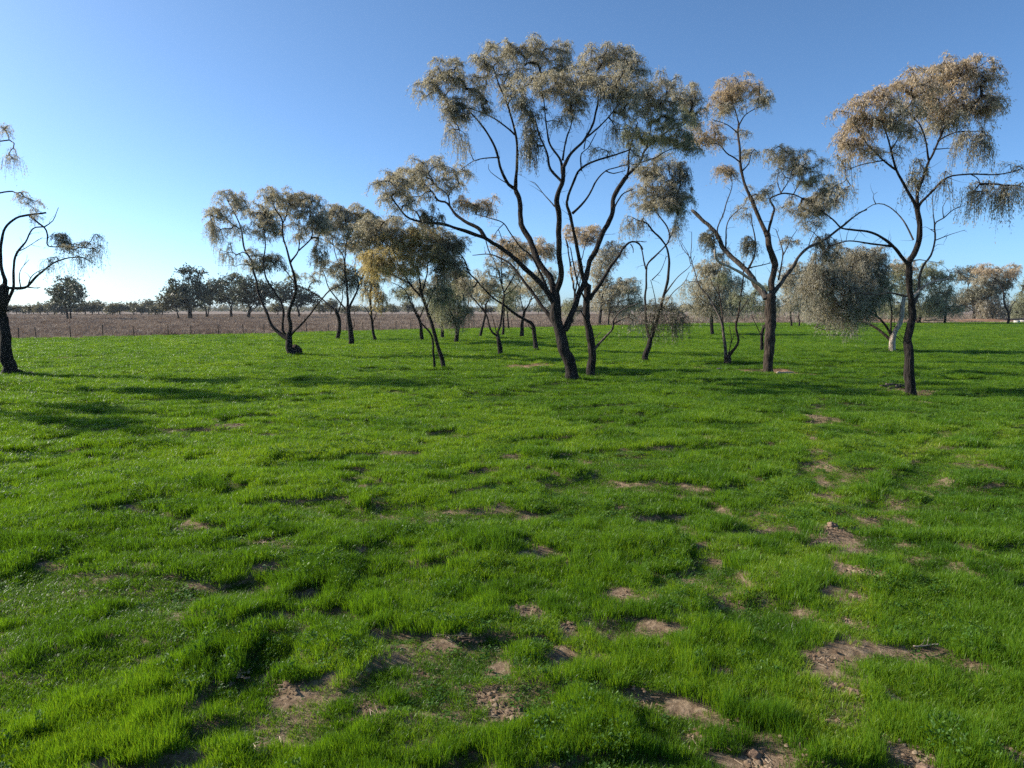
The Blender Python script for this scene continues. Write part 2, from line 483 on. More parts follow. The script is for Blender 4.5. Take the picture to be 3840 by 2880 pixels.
# ------------------------------------------------------------------ scattered ground cover (one object each, nobody could count it)
def scatter_group():
    g = bpy.data.node_groups.new('scatter_tufts', 'GeometryNodeTree')
    g.interface.new_socket('Geometry', in_out='INPUT', socket_type='NodeSocketGeometry')
    g.interface.new_socket('Geometry', in_out='OUTPUT', socket_type='NodeSocketGeometry')
    N, L = g.nodes, g.links
    gi, go = N.new('NodeGroupInput'), N.new('NodeGroupOutput')
    def attr(name, t):
        n = N.new('GeometryNodeInputNamedAttribute'); n.data_type = t; n.inputs['Name'].default_value = name
        return n.outputs['Attribute']
    sep = N.new('GeometryNodeSeparateGeometry'); sep.domain = 'POINT'
    L.new(gi.outputs[0], sep.inputs['Geometry']); L.new(attr('is_spot', 'BOOLEAN'), sep.inputs['Selection'])
    spl = N.new('GeometryNodeSplitToInstances'); spl.domain = 'POINT'
    L.new(sep.outputs['Inverted'], spl.inputs['Geometry']); L.new(attr('proto', 'INT'), spl.inputs['Group ID'])
    mtp = N.new('GeometryNodeMeshToPoints')
    L.new(sep.outputs['Selection'], mtp.inputs['Mesh'])
    iop = N.new('GeometryNodeInstanceOnPoints')
    L.new(mtp.outputs[0], iop.inputs['Points'])
    L.new(spl.outputs['Instances'], iop.inputs['Instance'])
    iop.inputs['Pick Instance'].default_value = True
    L.new(attr('pick', 'INT'), iop.inputs['Instance Index'])
    L.new(attr('rot', 'FLOAT_VECTOR'), iop.inputs['Rotation'])
    L.new(attr('size', 'FLOAT_VECTOR'), iop.inputs['Scale'])
    L.new(iop.outputs[0], go.inputs[0])
    return g
SCATTER = scatter_group()

def scatter(name, protos, pos, rot, size, tint, mats, label, cat):
    """protos: list of (verts, faces, matidx); spots are loose vertices of the same mesh"""
    vs, tris, pid, mi = [], [], [], []
    off = 0
    for k, (v, f, m_) in enumerate(protos):
        vs.append(v); tris.append(np.asarray(f) + off); pid.append(np.full(len(v), k)); mi.append(np.broadcast_to(m_, len(f)))
        off += len(v)
    npv = off
    v = np.concatenate(vs + [pos])
    o = mesh_obj(name, v, np.concatenate(tris), mats, smooth=True, midx=np.concatenate(mi))
    me = o.data
    n = len(v)
    def put(nm, t, fld, arr):
        a = me.attributes.new(nm, t, 'POINT'); a.data.foreach_set(fld, np.ascontiguousarray(arr).ravel())
    put('is_spot', 'BOOLEAN', 'value', np.arange(n) >= npv)
    put('proto', 'INT', 'value', np.concatenate(pid + [np.zeros(len(pos))]).astype(np.int32))
    rngl = np.random.default_rng(len(pos))
    put('pick', 'INT', 'value', np.concatenate([np.zeros(npv), rngl.integers(0, len(protos), len(pos))]).astype(np.int32))
    z3 = np.zeros((npv, 3))
    put('rot', 'FLOAT_VECTOR', 'vector', np.concatenate([z3, rot]).astype(np.float32))
    put('size', 'FLOAT_VECTOR', 'vector', np.concatenate([z3, size]).astype(np.float32))
    put('tint', 'FLOAT', 'value', np.concatenate([np.zeros(npv), tint]).astype(np.float32))
    md = o.modifiers.new('scatter', 'NODES'); md.node_group = SCATTER
    return tag(o, label, cat, kind='stuff')

def blades(rng, n, foot, lean, w, hmin, hmax, curl=0.35):
    """a tuft of n blades: foot radius 1 in plan and 1 high before scaling"""
    a = rng.uniform(0, 2 * np.pi, n); r = foot * np.sqrt(rng.uniform(0, 1, n))
    bx, by = r * np.cos(a), r * np.sin(a)
    h = rng.uniform(hmin, hmax, n)
    la = a + rng.normal(0, 1.1, n)
    ln = lean * rng.uniform(0.15, 1, n) * h
    wa = rng.uniform(0, np.pi, n)
    ww = w * rng.uniform(0.7, 1.3, n)
    dx, dy = np.cos(la), np.sin(la)
    px, py = np.cos(wa) * ww / 2, np.sin(wa) * ww / 2
    z0 = np.full(n, -0.12)
    mh = h * 0.58; ml = ln * 0.38
    th = h * (1 - curl * rng.uniform(0, 1, n) ** 2)
    v = np.stack([
        np.stack([bx - px, by - py, z0], -1), np.stack([bx + px, by + py, z0], -1),
        np.stack([bx - px * .85 + dx * ml, by - py * .85 + dy * ml, mh], -1), np.stack([bx + px * .85 + dx * ml, by + py * .85 + dy * ml, mh], -1),
        np.stack([bx + dx * ln, by + dy * ln, th], -1)], 1).reshape(-1, 3)
    b = np.arange(n)[:, None] * 5
    f = np.concatenate([b + [0, 1, 3], b + [0, 3, 2], b + [2, 3, 4]])
    return v, f

M['grass'] = leaf_mat('grass_blade', [(0.0, (0.038, 0.092, 0.012)), (0.35, (0.085, 0.188, 0.016)), (0.7, (0.165, 0.280, 0.022)), (0.92, (0.26, 0.35, 0.045)), (1.0, (0.45, 0.42, 0.17))],
                      0.50, 0.38, (1.55, 1.4, 0.4), 0.26, attr='tint')
M['weed'] = leaf_mat('weed_leaf', [(0.0, (0.030, 0.085, 0.012)), (0.5, (0.060, 0.14, 0.020)), (1.0, (0.13, 0.22, 0.04))], 0.4, 0.5, (1.4, 1.3, 0.5), 0.2, attr='tint')
M['straw'] = leaf_mat('straw', [(0.0, (0.14, 0.09, 0.055)), (0.5, (0.27, 0.185, 0.115)), (1.0, (0.50, 0.40, 0.28))], 0.1, 0.6, (1, 1, 1), 0.3, attr='tint')
M['dry'] = leaf_mat('dry_grass', [(0.0, (0.13, 0.092, 0.07)), (0.5, (0.27, 0.205, 0.155)), (1.0, (0.43, 0.35, 0.26))], 0.15, 0.8, (1.1, 1, 0.9), 0.15, attr='tint')

rng = np.random.default_rng(11)

def fan_points(rng, n, d0, d1, p, half=0.80, extra=4.0):
    """random ground points ahead of the viewer; their number per metre falls as d^(-p)"""
    u = rng.uniform(0, 1, n)
    q = 1 - p
    d = (d0 ** q + u * (d1 ** q - d0 ** q)) ** (1 / q)
    x = rng.uniform(-1, 1, n) * (half * d + extra)
    return x, d

# green sward
NG = 330000
x, y = fan_points(rng, NG, 2.8, 172, 0.55, 0.78, 2.5)
keep = dry_side(x, y) < 0.3 * rng.normal(0, 1, NG)
x, y = x[keep], y[keep]
d = np.hypot(x, y)
s = 0.075 * (np.maximum(d, 5) / 7) ** 0.66
h, clump, hol = sward_height(x, y)
bare = patch_field(x, y, BARE_W, 1.22)
sparse = bare + 0.3 * track_field(x, y) * (d < 25) + 0.5 * track_field(x, y, (2,)) * sstep(-0.25, 0.35, vnoise(x, y, 0.8, 401))
keep = rng.uniform(0, 1, len(x)) > sparse * 1.04 + 0.2 * hol
x, y, d, s, h, clump, hol, bare = (a[keep] for a in (x, y, d, s, h, clump, hol, bare))
edge = patch_field(x, y, BARE_W, 1.8)
h = h * (1 - 0.45 * edge * (bare < 0.9)) * (1 + 0.0035 * np.clip(d - 30, 0, 60))
z = ground_z(x, y) + 0.004
tint = 0.42 + 0.24 * fbm(x, y, 7, 81, 2) + 0.22 * fbm(x, y, 1.6, 83, 2) - 0.42 * clump - 0.15 * hol + 0.25 * track_field(x, y) + 0.0016 * np.clip(d - 20, 0, 100) + rng.normal(0, 0.12, len(x))  # hollow shade and the brighter far view are painted into the blade colour
protos = []
for k in range(8):
    v, f = blades(rng, 46, 1.0, 0.85, 0.055, 0.45, 1.15)
    protos.append((v, f, 0))
n = len(x)
rot = np.stack([rng.normal(0, 0.12, n), rng.normal(0, 0.12, n), rng.uniform(0, 6.28, n)], -1)
size = np.stack([s, s, h], -1)
scatter('grass', protos, np.stack([x, y, z], -1), rot, size, np.clip(tint, 0, 1), M['grass'], 'lush green grass covering the whole paddock', 'grass')

# broad-leaved weeds and clover among the grass
def weed_proto(rng, n):
    vs, fs = [], []
    for k in range(n):
        a = rng.uniform(0, 6.28); r = rng.uniform(0.15, 1.0); h = rng.uniform(0.5, 1.05) * (1.1 - 0.45 * r)
        c = np.array([math.cos(a) * r, math.sin(a) * r, h]); L_ = rng.uniform(0.22, 0.40); w = L_ * 0.62
        b = a + rng.normal(0, 0.8); dx, dy = math.cos(b), math.sin(b)
        t = rng.uniform(-0.35, 0.35); e = rng.uniform(-0.3, 0.3)
        pts = [(0, -0.5), (0.45, -0.25), (0.5, 0.15), (0, 0.5), (-0.5, 0.15), (-0.45, -0.25)]
        v = [(c[0] + q * L_ * dx - p * w * dy, c[1] + q * L_ * dy + p * w * dx, c[2] + q * L_ * t * 1.5 + abs(p) * w * 0.5 + p * e * w) for p, q in pts]
        o_ = len(vs); vs += v
        fs += [(o_, o_ + 1, o_ + 2), (o_, o_ + 2, o_ + 3), (o_, o_ + 3, o_ + 4), (o_, o_ + 4, o_ + 5)]
    return np.array(vs), np.array(fs), 0
x, y = fan_points(rng, 26000, 3.0, 45, 0.45)
f_ = fbm(x, y, 1.1, 91, 2) 
keep = (f_ > 0.22) & (patch_field(x, y, BARE_W, 1.1) < 0.3)
x, y = x[keep], y[keep]
h, clump, hol = sward_height(x, y)
n = len(x); d = np.hypot(x, y)
s = 0.085 * (np.maximum(d, 6) / 8) ** 0.6 * rng.uniform(0.7, 1.3, n)
scatter('broadleaf_weeds', [weed_proto(rng, 16) for k in range(6)], np.stack([x, y, ground_z(x, y)], -1),
        np.stack([rng.normal(0, .15, n), rng.normal(0, .15, n), rng.uniform(0, 6.28, n)], -1),
        np.stack([s, s, np.clip(h * 1.25, 0.06, 0.24)], -1), rng.uniform(0, 1, n), M['weed'], 'low broad-leaved green weeds scattered among the grass', 'weeds')

# straw and dead stems lying on the bare spots
def straw_proto(rng, n):
    vs, fs = [], []
    for k in range(n):
        a = rng.uniform(0, 6.28); r = rng.uniform(0, 1) ** 0.5
        c = np.array([math.cos(a) * r, math.sin(a) * r, rng.uniform(0.02, 0.2)])
        b = rng.uniform(0, 6.28); L_ = rng.uniform(0.2, 0.8); w = rng.uniform(0.010, 0.022)
        dx, dy = math.cos(b) * L_ / 2, math.sin(b) * L_ / 2; qx, qy = -math.sin(b) * w, math.cos(b) * w
        t = rng.normal(0, 0.08)
        o_ = len(vs)
        vs += [(c[0] - dx - qx, c[1] - dy - qy, c[2] - t), (c[0] - dx + qx, c[1] - dy + qy, c[2] - t + .05), (c[0] + dx + qx, c[1] + dy + qy, c[2] + t + .05), (c[0] + dx - qx, c[1] + dy - qy, c[2] + t)]
        fs += [(o_, o_ + 1, o_ + 2), (o_, o_ + 2, o_ + 3)]
    return np.array(vs), np.array(fs), 0
def crumb_proto(rng, n):
    vs, fs = [], []
    for k in range(n):
        a = rng.uniform(0, 6.28); r = rng.uniform(0, 1) ** 0.5
        c = np.array([math.cos(a) * r, math.sin(a) * r, 0.02]); w = rng.uniform(0.05, 0.17) * (1.6 if rng.uniform() < 0.1 else 1)
        pts = [c + w * np.array([math.cos(t), math.sin(t), rng.uniform(-0.2, 0.25)]) * rng.uniform(0.7, 1.2) for t in (0.3, 1.5, 2.6, 3.9, 5.2)] + [c + np.array([rng.normal(0, .2) * w, rng.normal(0, .2) * w, w * rng.uniform(0.6, 1.0)])]
        o_ = len(vs); vs += [tuple(q) for q in pts]
        fs += [(o_ + i, o_ + (i + 1) % 5, o_ + 5) for i in range(5)]
    return np.array(vs), np.array(fs), 0
M['crumb'] = leaf_mat('soil_crumb', [(0.0, (0.075, 0.048, 0.030)), (0.5, (0.19, 0.125, 0.078)), (1.0, (0.36, 0.265, 0.175))], 0.0, 0.95, (1, 1, 1), 0.05, attr='tint')
xl, yl = [], []
for (cx, cy, rx, ry) in BARE_W:
    if cy > 26: continue
    k = int(np.clip(rx * ry * 380, 8, 240))
    a = rng.uniform(0, 6.28, k); r = np.sqrt(rng.uniform(0, 1, k)) * 1.3
    xl.append(cx + rx * r * np.cos(a)); yl.append(cy + ry * r * np.sin(a))
x, y = np.concatenate(xl), np.concatenate(yl)
n = len(x)
s = rng.uniform(0.07, 0.15, n)
scatter('straw_litter', [straw_proto(rng, 12) for k in range(6)], np.stack([x, y, ground_z(x, y) + 0.004], -1),
        np.stack([rng.normal(0, .06, n), rng.normal(0, .06, n), rng.uniform(0, 6.28, n)], -1),
        np.stack([s, s, s * 0.25], -1), rng.uniform(0, 1, n), M['straw'], 'pale dry straw lying on the bare soil spots', 'straw')

k_ = rng.uniform(0, 1, n) < 0.75
xc, yc = x[k_] + rng.normal(0, 0.04, k_.sum()), y[k_] + rng.normal(0, 0.04, k_.sum())
n = len(xc); s = rng.uniform(0.08, 0.16, n)
scatter('soil_crumbs', [crumb_proto(rng, 14) for k in range(6)], np.stack([xc, yc, ground_z(xc, yc) + 0.002], -1),
        np.stack([np.zeros(n), np.zeros(n), rng.uniform(0, 6.28, n)], -1), np.stack([s, s, s * 0.9], -1), rng.uniform(0, 1, n), M['crumb'], 'loose brown soil crumbs on the bare spots', 'soil crumbs')

# dry paddock beyond the fence
ND = 60000
x, y = fan_points(rng, ND, 62, 420, 0.2, 0.78, 10)
keep = dry_side(x, y) > 0.2 + 0.5 * rng.uniform(0, 1, ND)
x, y = x[keep], y[keep]
n = len(x); d = np.hypot(x, y)
cl = fbm(x, y, 9, 101, 3)
s = 0.42 * (d / 80) ** 0.7 * rng.uniform(0.7, 1.3, n) * (1 + 0.35 * cl)
hh = (0.30 + 0.34 * np.clip(cl + 0.1, 0, 1)) * rng.uniform(0.6, 1.35, n)
tint = 0.52 - 0.5 * cl + rng.normal(0, 0.16, n) + 0.25 * fbm(x, y, 40, 105, 2)
protos = [(*blades(rng, 34, 1.0, 1.3, 0.10, 0.4, 1.15, 0.5), 0) for k in range(6)]
scatter('dry_grass', protos, np.stack([x, y, ground_z(x, y)], -1), np.stack([rng.normal(0, .1, n), rng.normal(0, .1, n), rng.uniform(0, 6.28, n)], -1),
        np.stack([s, s, hh], -1), np.clip(tint, 0, 1), M['dry'], 'dry brown grass and low saltbush in the far paddock', 'dry grass')
# ------------------------------------------------------------------ tree building
def norm(v, axis=-1):
    return v / (np.linalg.norm(v, axis=axis, keepdims=True) + 1e-9)

def spline(P, n):
    """Catmull-Rom through the points, n samples"""
    P = np.asarray(P, float)
    if len(P) < 3:
        t = np.linspace(0, 1, n)[:, None]
        return P[0] * (1 - t) + P[-1] * t
    E = np.concatenate([[2 * P[0] - P[1]], P, [2 * P[-1] - P[-2]]])
    seg = np.linalg.norm(np.diff(P[:, :3], axis=0), axis=1)
    cum = np.concatenate([[0], np.cumsum(seg)])
    s = np.linspace(0, cum[-1], n)
    k = np.clip(np.searchsorted(cum, s, side='right') - 1, 0, len(seg) - 1)
    t = ((s - cum[k]) / (seg[k] + 1e-9))[:, None]
    p0, p1, p2, p3 = E[k], E[k + 1], E[k + 2], E[k + 3]
    return 0.5 * ((2 * p1) + (-p0 + p2) * t + (2 * p0 - 5 * p1 + 4 * p2 - p3) * t ** 2 + (-p0 + 3 * p1 - 3 * p2 + p3) * t ** 3)

def tube(P, R, sides, rng, rough=0.10):
    """a skinned, slightly knobbly round limb along P with radii R"""
    n = len(P)
    T = norm(np.gradient(P, axis=0))
    ref = np.array([0.31, 0.93, 0.2])
    U = norm(np.cross(T, ref)); W = np.cross(T, U)
    a = np.arange(sides) / sides * 2 * np.pi
    rr = R[:, None] * (1 + rough * rng.normal(0, 1, (n, sides)))
    if n > 4:
        rr[1:-1] = (rr[:-2] + rr[1:-1] * 2 + rr[2:]) / 4
    v = P[:, None] + rr[..., None] * (np.cos(a)[None, :, None] * U[:, None] + np.sin(a)[None, :, None] * W[:, None])
    v = v.reshape(-1, 3)
    i, j = np.meshgrid(np.arange(n - 1), np.arange(sides), indexing='ij')
    k = (i * sides + j).ravel(); k2 = (i * sides + (j + 1) % sides).ravel()
    q = np.stack([k, k2, k2 + sides, k + sides], -1)
    tip = len(v)
    v = np.concatenate([v, [P[-1] + T[-1] * R[-1] * 0.8]])
    b = (n - 1) * sides
    t = np.array([(b + j, b + (j + 1) % sides, tip) for j in range(sides)])
    return v, q, t

def prisms(A, B, ra, rb):
    """many thin three-sided twigs at once"""
    n = len(A)
    T = norm(B - A)
    ref = np.where(np.abs(T[:, 2:3]) > 0.9, np.array([[1.0, 0, 0]]), np.array([[0, 0, 1.0]]))
    U = norm(np.cross(T, ref)); W = np.cross(T, U)
    vs = []
    for P, r in ((A, ra), (B, rb)):
        for k in range(3):
            a = k * 2.0944
            vs.append(P + r[:, None] * (math.cos(a) * U + math.sin(a) * W))
    v = np.stack(vs, 1).reshape(-1, 3)
    b = np.arange(n)[:, None] * 6
    q = np.concatenate([b + [0, 1, 4, 3], b + [1, 2, 5, 4], b + [2, 0, 3, 5]])
    return v, q

def leaves(rng, C, cnt, R, weep, L, wr, mat, strings=7, upright=0.0):
    """slender hanging leaves along drooping strings round every clump centre; returns verts, tris, matidx, string ends"""
    n = len(C)
    ns = strings
    az = rng.uniform(0, 2 * np.pi, (n, ns)); el = rng.uniform(-0.35, 1.15, (n, ns))
    D = np.stack([np.cos(az) * np.cos(el), np.sin(az) * np.cos(el), np.sin(el)], -1)
    ln = R[:, None] * rng.uniform(0.7, 2.0, (n, ns))
    wp = weep[:, None]
    D[..., 2] = D[..., 2] * (1 - 0.55 * wp)
    ln = ln * (1 + 0.45 * wp)
    droop = (0.35 + 0.80 * wp + 0.35 * rng.uniform(0, 1, (n, ns))) * (1 - upright)
    idx = np.repeat(np.arange(n), cnt)
    m = len(idx)
    sidx = rng.integers(0, ns, m)
    t = rng.uniform(0.08, 1.0, m) ** 0.8
    d_ = D[idx, sidx]; l_ = ln[idx, sidx][:, None]; dr = droop[idx, sidx][:, None]
    tt = t[:, None]
    p = C[idx] + d_ * l_ * tt * (1 - 0.35 * dr * tt) + np.array([0, 0, -1.0]) * dr * l_ * tt ** 2
    p = p + rng.normal(0, 1, (m, 3)) * (0.13 * R[idx])[:, None]
    tang = norm(d_ + np.array([0, 0, -2.0]) * dr * tt)
    ld = norm(0.5 * tang + np.array([0, 0, -0.55]) * (1 - upright) + rng.normal(0, 0.55, (m, 3)))
    w = norm(np.cross(ld, rng.normal(0, 1, (m, 3))))
    ll = (L * rng.uniform(0.6, 1.35, m))[:, None]
    a = p + w * ll * wr * 0.5 + ld * ll * 0.3
    b = p - w * ll * wr * 0.5 + ld * ll * 0.3
    v = np.stack([p, a, p + ld * ll, b], 1).reshape(-1, 3)
    k = np.arange(m)[:, None] * 4
    f = np.concatenate([k + [0, 1, 2, 3]])
    # string twigs
    e0 = C[:, None] + np.zeros_like(D)
    def at(q):
        return C[:, None] + D * (ln * q * (1 - 0.35 * droop * q))[..., None] + np.array([0, 0, -1.0]) * (droop * ln * q * q)[..., None]
    segs = [(e0.reshape(-1, 3), at(0.5).reshape(-1, 3)), (at(0.5).reshape(-1, 3), at(0.95).reshape(-1, 3))]
    return v, f, np.repeat(mat, cnt), segs

LEAFM = ['leaf_olive', 'leaf_tan', 'leaf_gold', 'leaf_grey', 'leaf_dark', 'leaf_euc', 'leaf_far']
CODE = {'o': 0, 't': 1, 'g': 2, 'y': 3, 'd': 4, 'e': 5, 'f': 6}
ALL_TREES = {}

def build_tree(key, name, label, base, limbs, blobs, seed=1, leaf='o', bark='bark', cat='tree', group=None, tau=1.0, leafpx=2.2,
               spurs=1.0, style='acacia', depth=None, flare=1.18, twigr=1.0):
    """limbs: list of (points in photo pixels, start width px, end width px[, options]); blobs: (x, y, rx, ry[, code])
       the whole tree stands at the distance of its foot; limbs and foliage also spread towards and away from the viewer"""
    rng = np.random.default_rng(seed * 7919 + 13)
    bx, by = base
    g = on_ground(bx, by)
    Yb = g[1] if depth is None else depth
    mpp = Yb / F_PX                                   # metres per photo pixel there
    foot = np.array([at_depth(bx, by, Yb)[0], Yb, float(ground_z(at_depth(bx, by, Yb)[0], Yb))])
    root = empty(name, foot)
    tag(root, label, cat, group)
    nodes, rad, depths2d = [], [], []                 # skeleton
    par = []
    d1024 = 1024 / 3840 * F_PX / Yb                   # render pixels per metre
    for li, lb in enumerate(limbs):
        pts, w0, w1 = lb[:3]
        opt = lb[3] if len(lb) > 3 else ''
        px = np.array(pts, float)
        if li == 0:
            px[0] = (bx, by)
            off = np.zeros(len(px))
            off = np.cumsum(np.concatenate([[0], rng.normal(0, 0.10, len(px) - 1) * np.linalg.norm(np.diff(px, axis=0), axis=1) * mpp]))
        else:
            nd = np.array(depths2d)
            k = np.argmin(np.hypot(nd[:, 0] - px[0, 0], nd[:, 1] - px[0, 1]))
            ln = np.concatenate([[0], np.cumsum(np.linalg.norm(np.diff(px, axis=0), axis=1))]) * mpp
            sgn = rng.choice([-1, 1]) * rng.uniform(0.15, 0.5)
            off = nd[k, 2] + ln * sgn
        P = at_depth(px[:, 0], px[:, 1], Yb + off)
        if li == 0:
            P[0, 2] = foot[2] - 0.12
        length = np.linalg.norm(np.diff(P, axis=0), axis=1).sum()
        n = int(np.clip(length / max(0.16, 0.005 * Yb), 5, 60))
        PP = spline(P, n)
        u = np.linspace(0, 1, n)
        r = (w0 + (w1 - w0) * u ** (0.85 if li == 0 else 0.62)) * mpp / 2 * (0.90 if li == 0 else 0.86)
        wig = rng.normal(0, 1, (n, 3)) * (r * 0.15)[:, None]
        wig[1:-1] = (wig[:-2] + 2 * wig[1:-1] + wig[2:]) / 4
        wig[0] = 0
        # crooked growth: small kinks about every metre
        nk = max(3, int(length / 0.8))
        kn = rng.normal(0, 1, (nk + 1, 3)) * np.array([1, 1, 0.5]); kn[0] = 0; kn[-1] = 0
        uk = np.linspace(0, 1, nk + 1)
        kk = np.stack([np.interp(u, uk, kn[:, c_]) for c_ in range(3)], -1)
        PP = PP + wig + kk * (r * (0.30 if li == 0 else 0.65))[:, None]
        if li == 0:
            hgt = PP[:, 2] - foot[2]
            r = r * (1 + (flare - 1) * np.exp(-np.clip(hgt, 0, 9) / (0.35 + r[0] * 0.7)))
        sides = 12 if r[0] * d1024 > 4 else (8 if r[0] * d1024 > 1.5 else 5)
        r = r * (1 + 0.10 * np.abs(rng.normal(0, 1, n)))
        v, q, t = tube(PP, r, sides, rng, 0.12)
        mt = M['deadwood'] if 'p' in opt else (M['deadgrey'] if 'x' in opt else M[bark])
        o = mesh_obj('trunk' if li == 0 else 'limb', v - foot, [q, t], mt, root)
        if 'p' in opt:
            o['label'] = 'pale barkless dead limb' if li else 'pale trunk with shed bark'
        i0 = len(nodes)
        nodes += list(PP); rad += list(r)
        par += [-1] + list(range(i0, i0 + n - 1))
        if li: par[i0] = int(np.argmin(np.linalg.norm(np.array(nodes[:i0]) - PP[0], axis=1)))
        pxs = np.stack([np.interp(u, np.linspace(0, 1, len(px)), px[:, 0]), np.interp(u, np.linspace(0, 1, len(px)), px[:, 1])], -1)
        depths2d += [(a, b, c - Yb) for (a, b), c in zip(pxs, PP[:, 1])]
    nlimb = len(nodes)
    nd2 = np.array(depths2d)
    # foliage clumps
    Lf = max(0.105, leafpx / d1024)
    Rc = 0.33 * max(1.0, (Yb / 32)) ** 0.45
    if style == 'euc':
        Rc = 0.85 * max(1, Yb / 200) ** 0.5
    wr = 0.19 if style == 'acacia' else 0.42
    larea = 0.5 * Lf * Lf * wr * 1.07
    groups = {'': []}
    for bi, bl in enumerate(blobs):
        cx, cy, rx, ry = bl[:4]
        cd = bl[4] if len(bl) > 4 else ''
        dens = tau * (1.2 if style == 'acacia' else 1.0) * (0.45 if 's' in cd else 1.0) * (1.5 if 'D' in cd else 1.0)
        wp = 1.0 if 'w' in cd else (0.30 if style == 'acacia' else 0.0)
        mcode = CODE[leaf]
        for ch in cd:
            if ch in CODE: mcode = CODE[ch]
        mist = 'm' in cd
        if mist: mcode = 4; dens = tau * 1.6; wp = max(wp, 0.7)
        k = np.argmin(np.hypot(nd2[:, 0] - cx, nd2[:, 1] - cy))
        rxm, rym = rx * mpp * 1.2, ry * mpp * 1.12
        rd = 0.85 * rxm if rxm < 3 else 2.6 + 0.3 * (rxm - 3)
        off = nd2[k, 2] + rng.uniform(-0.45, 0.45) * rd
        ctr = at_depth(cx, cy, Yb + off)
        area = math.pi * rxm * rym
        nc = max(3, int(area * (0.85 if 's' in cd else 1.35) / (Rc * Rc * 1.15)))
        q = rng.normal(0, 1, (nc, 3)); q = norm(q) * rng.uniform(0, 1, (nc, 1)) ** 0.42
        q[:, 2] = np.where(q[:, 2] < 0, q[:, 2] * 0.85, q[:, 2])
        c = ctr + q * np.array([rxm, rd, max(rym - 0.25 * Rc, 0.3 * rym)])
        c[:, 2] += (0.30 if wp > 0.5 else 0.10) * Rc
        c[:, 2] = np.maximum(c[:, 2], foot[2] + 0.9)
        cnt = np.full(nc, max(3, int(area * dens * 2.3 / larea / nc)))
        groups.setdefault('m%d' % bi if mist else '', []).append((c, cnt, np.full(nc, wp), np.full(nc, mcode), np.full(nc, Rc * (0.85 if mist else 1))))
    # join every clump to the skeleton by its nearest branch
    allc = [x for gk in groups for x in groups[gk]]
    tw_A, tw_B, tw_ra, tw_rb = [], [], [], []
    if allc:
        C = np.concatenate([a[0] for a in allc])
        NP = np.zeros((nlimb + len(C) * 14, 3)); NP[:nlimb] = np.array(nodes)
        cnt_n = nlimb
        wt = list(np.zeros(nlimb)); prn = list(par)
        tipmask = np.zeros(len(NP)); 
        tipmask[:nlimb] = np.clip(np.array(rad) / (np.max(rad) + 1e-9), 0, 1) * 0.9   # thick wood is a poor start for twigs
        from_d = np.array([np.min(np.linalg.norm(NP[:nlimb] - c, axis=1)) for c in C])
        for ci in np.argsort(from_d):
            c = C[ci]
            dv = c - NP[:cnt_n]
            dist = np.linalg.norm(dv, axis=1)
            cost = dist * (1 + 0.35 * np.clip(-dv[:, 2] / (dist + 1e-6), 0, 1)) + tipmask[:cnt_n] * 0.5
            k = int(np.argmin(cost))
            a = NP[k]; L_ = dist[k]
            ns = int(np.clip(L_ / (0.55 * Rc), 1, 12))
            pd = norm(a - NP[prn[k]]) if prn[k] >= 0 else np.array([0, 0, 1.0])
            mid = (a + c) / 2 + (pd * 0.22 + np.array([0, 0, 0.10])) * L_ + rng.normal(0, 0.07, 3) * L_
            last = k
            for j in range(1, ns + 1):
                t = j / ns
                p = (1 - t) ** 2 * a + 2 * t * (1 - t) * mid + t * t * c + (rng.normal(0, 0.035, 3) * Rc * 2 if j < ns else 0)
                NP[cnt_n] = p; prn.append(last); wt.append(1.0 if j == ns else 0.0)
                last = cnt_n; cnt_n += 1
        w = np.array(wt)
        for i in range(cnt_n - 1, nlimb - 1, -1):
            w[prn[i]] += w[i]
        r0 = 0.0125 * max(1, Yb / 40) ** 0.7 * twigr
        rr = r0 * np.maximum(w, 1) ** 0.50
        I = np.arange(nlimb, cnt_n); Pn = np.array(prn)[I]
        rp = np.minimum(np.where(Pn < nlimb, rr[I] * 1.15, rr[Pn]), rr[I] * 1.5)
        tw_A.append(NP[Pn]); tw_B.append(NP[I]); tw_ra.append(rp); tw_rb.append(rr[I])
    # dead spurs along the limbs
    if spurs > 0:
        ra_ = np.array(rad); NPl = np.array(nodes)
        cand = np.where((NPl[:, 2] - foot[2] > 1.2) & (ra_ < 0.16))[0]
        ks = rng.choice(cand, min(len(cand), int(len(cand) * 0.24 * spurs)), replace=False) if len(cand) else []
        for k in ks:
            pd = norm(NPl[k] - NPl[par[k]]) if par[k] >= 0 else np.array([0, 0, 1.0])
            p = NPl[k]; dr = norm(pd * 0.7 + rng.normal(0, 0.75, 3) + np.array([0, 0, 0.15])); l_ = rng.uniform(0.2, 0.75) * (1 if Yb < 60 else 1.6)
            rs = max(0.008, 0.22 / d1024) * rng.uniform(0.8, 1.6)
            for j in range(3):
                q = p + dr * l_ / 3
                tw_A.append(p[None]); tw_B.append(q[None]); tw_ra.append(np.array([rs * (1 - j / 3.4)])); tw_rb.append(np.array([rs * (1 - (j + 1) / 3.4)]))
                if j == 1 and rng.uniform() < 0.6:
                    q2 = q + norm(dr + rng.normal(0, 0.6, 3)) * l_ * 0.35
                    tw_A.append(q[None]); tw_B.append(q2[None]); tw_ra.append(np.array([rs * 0.45])); tw_rb.append(np.array([rs * 0.15]))
                p = q; dr = norm(dr + rng.normal(0, 0.28, 3))
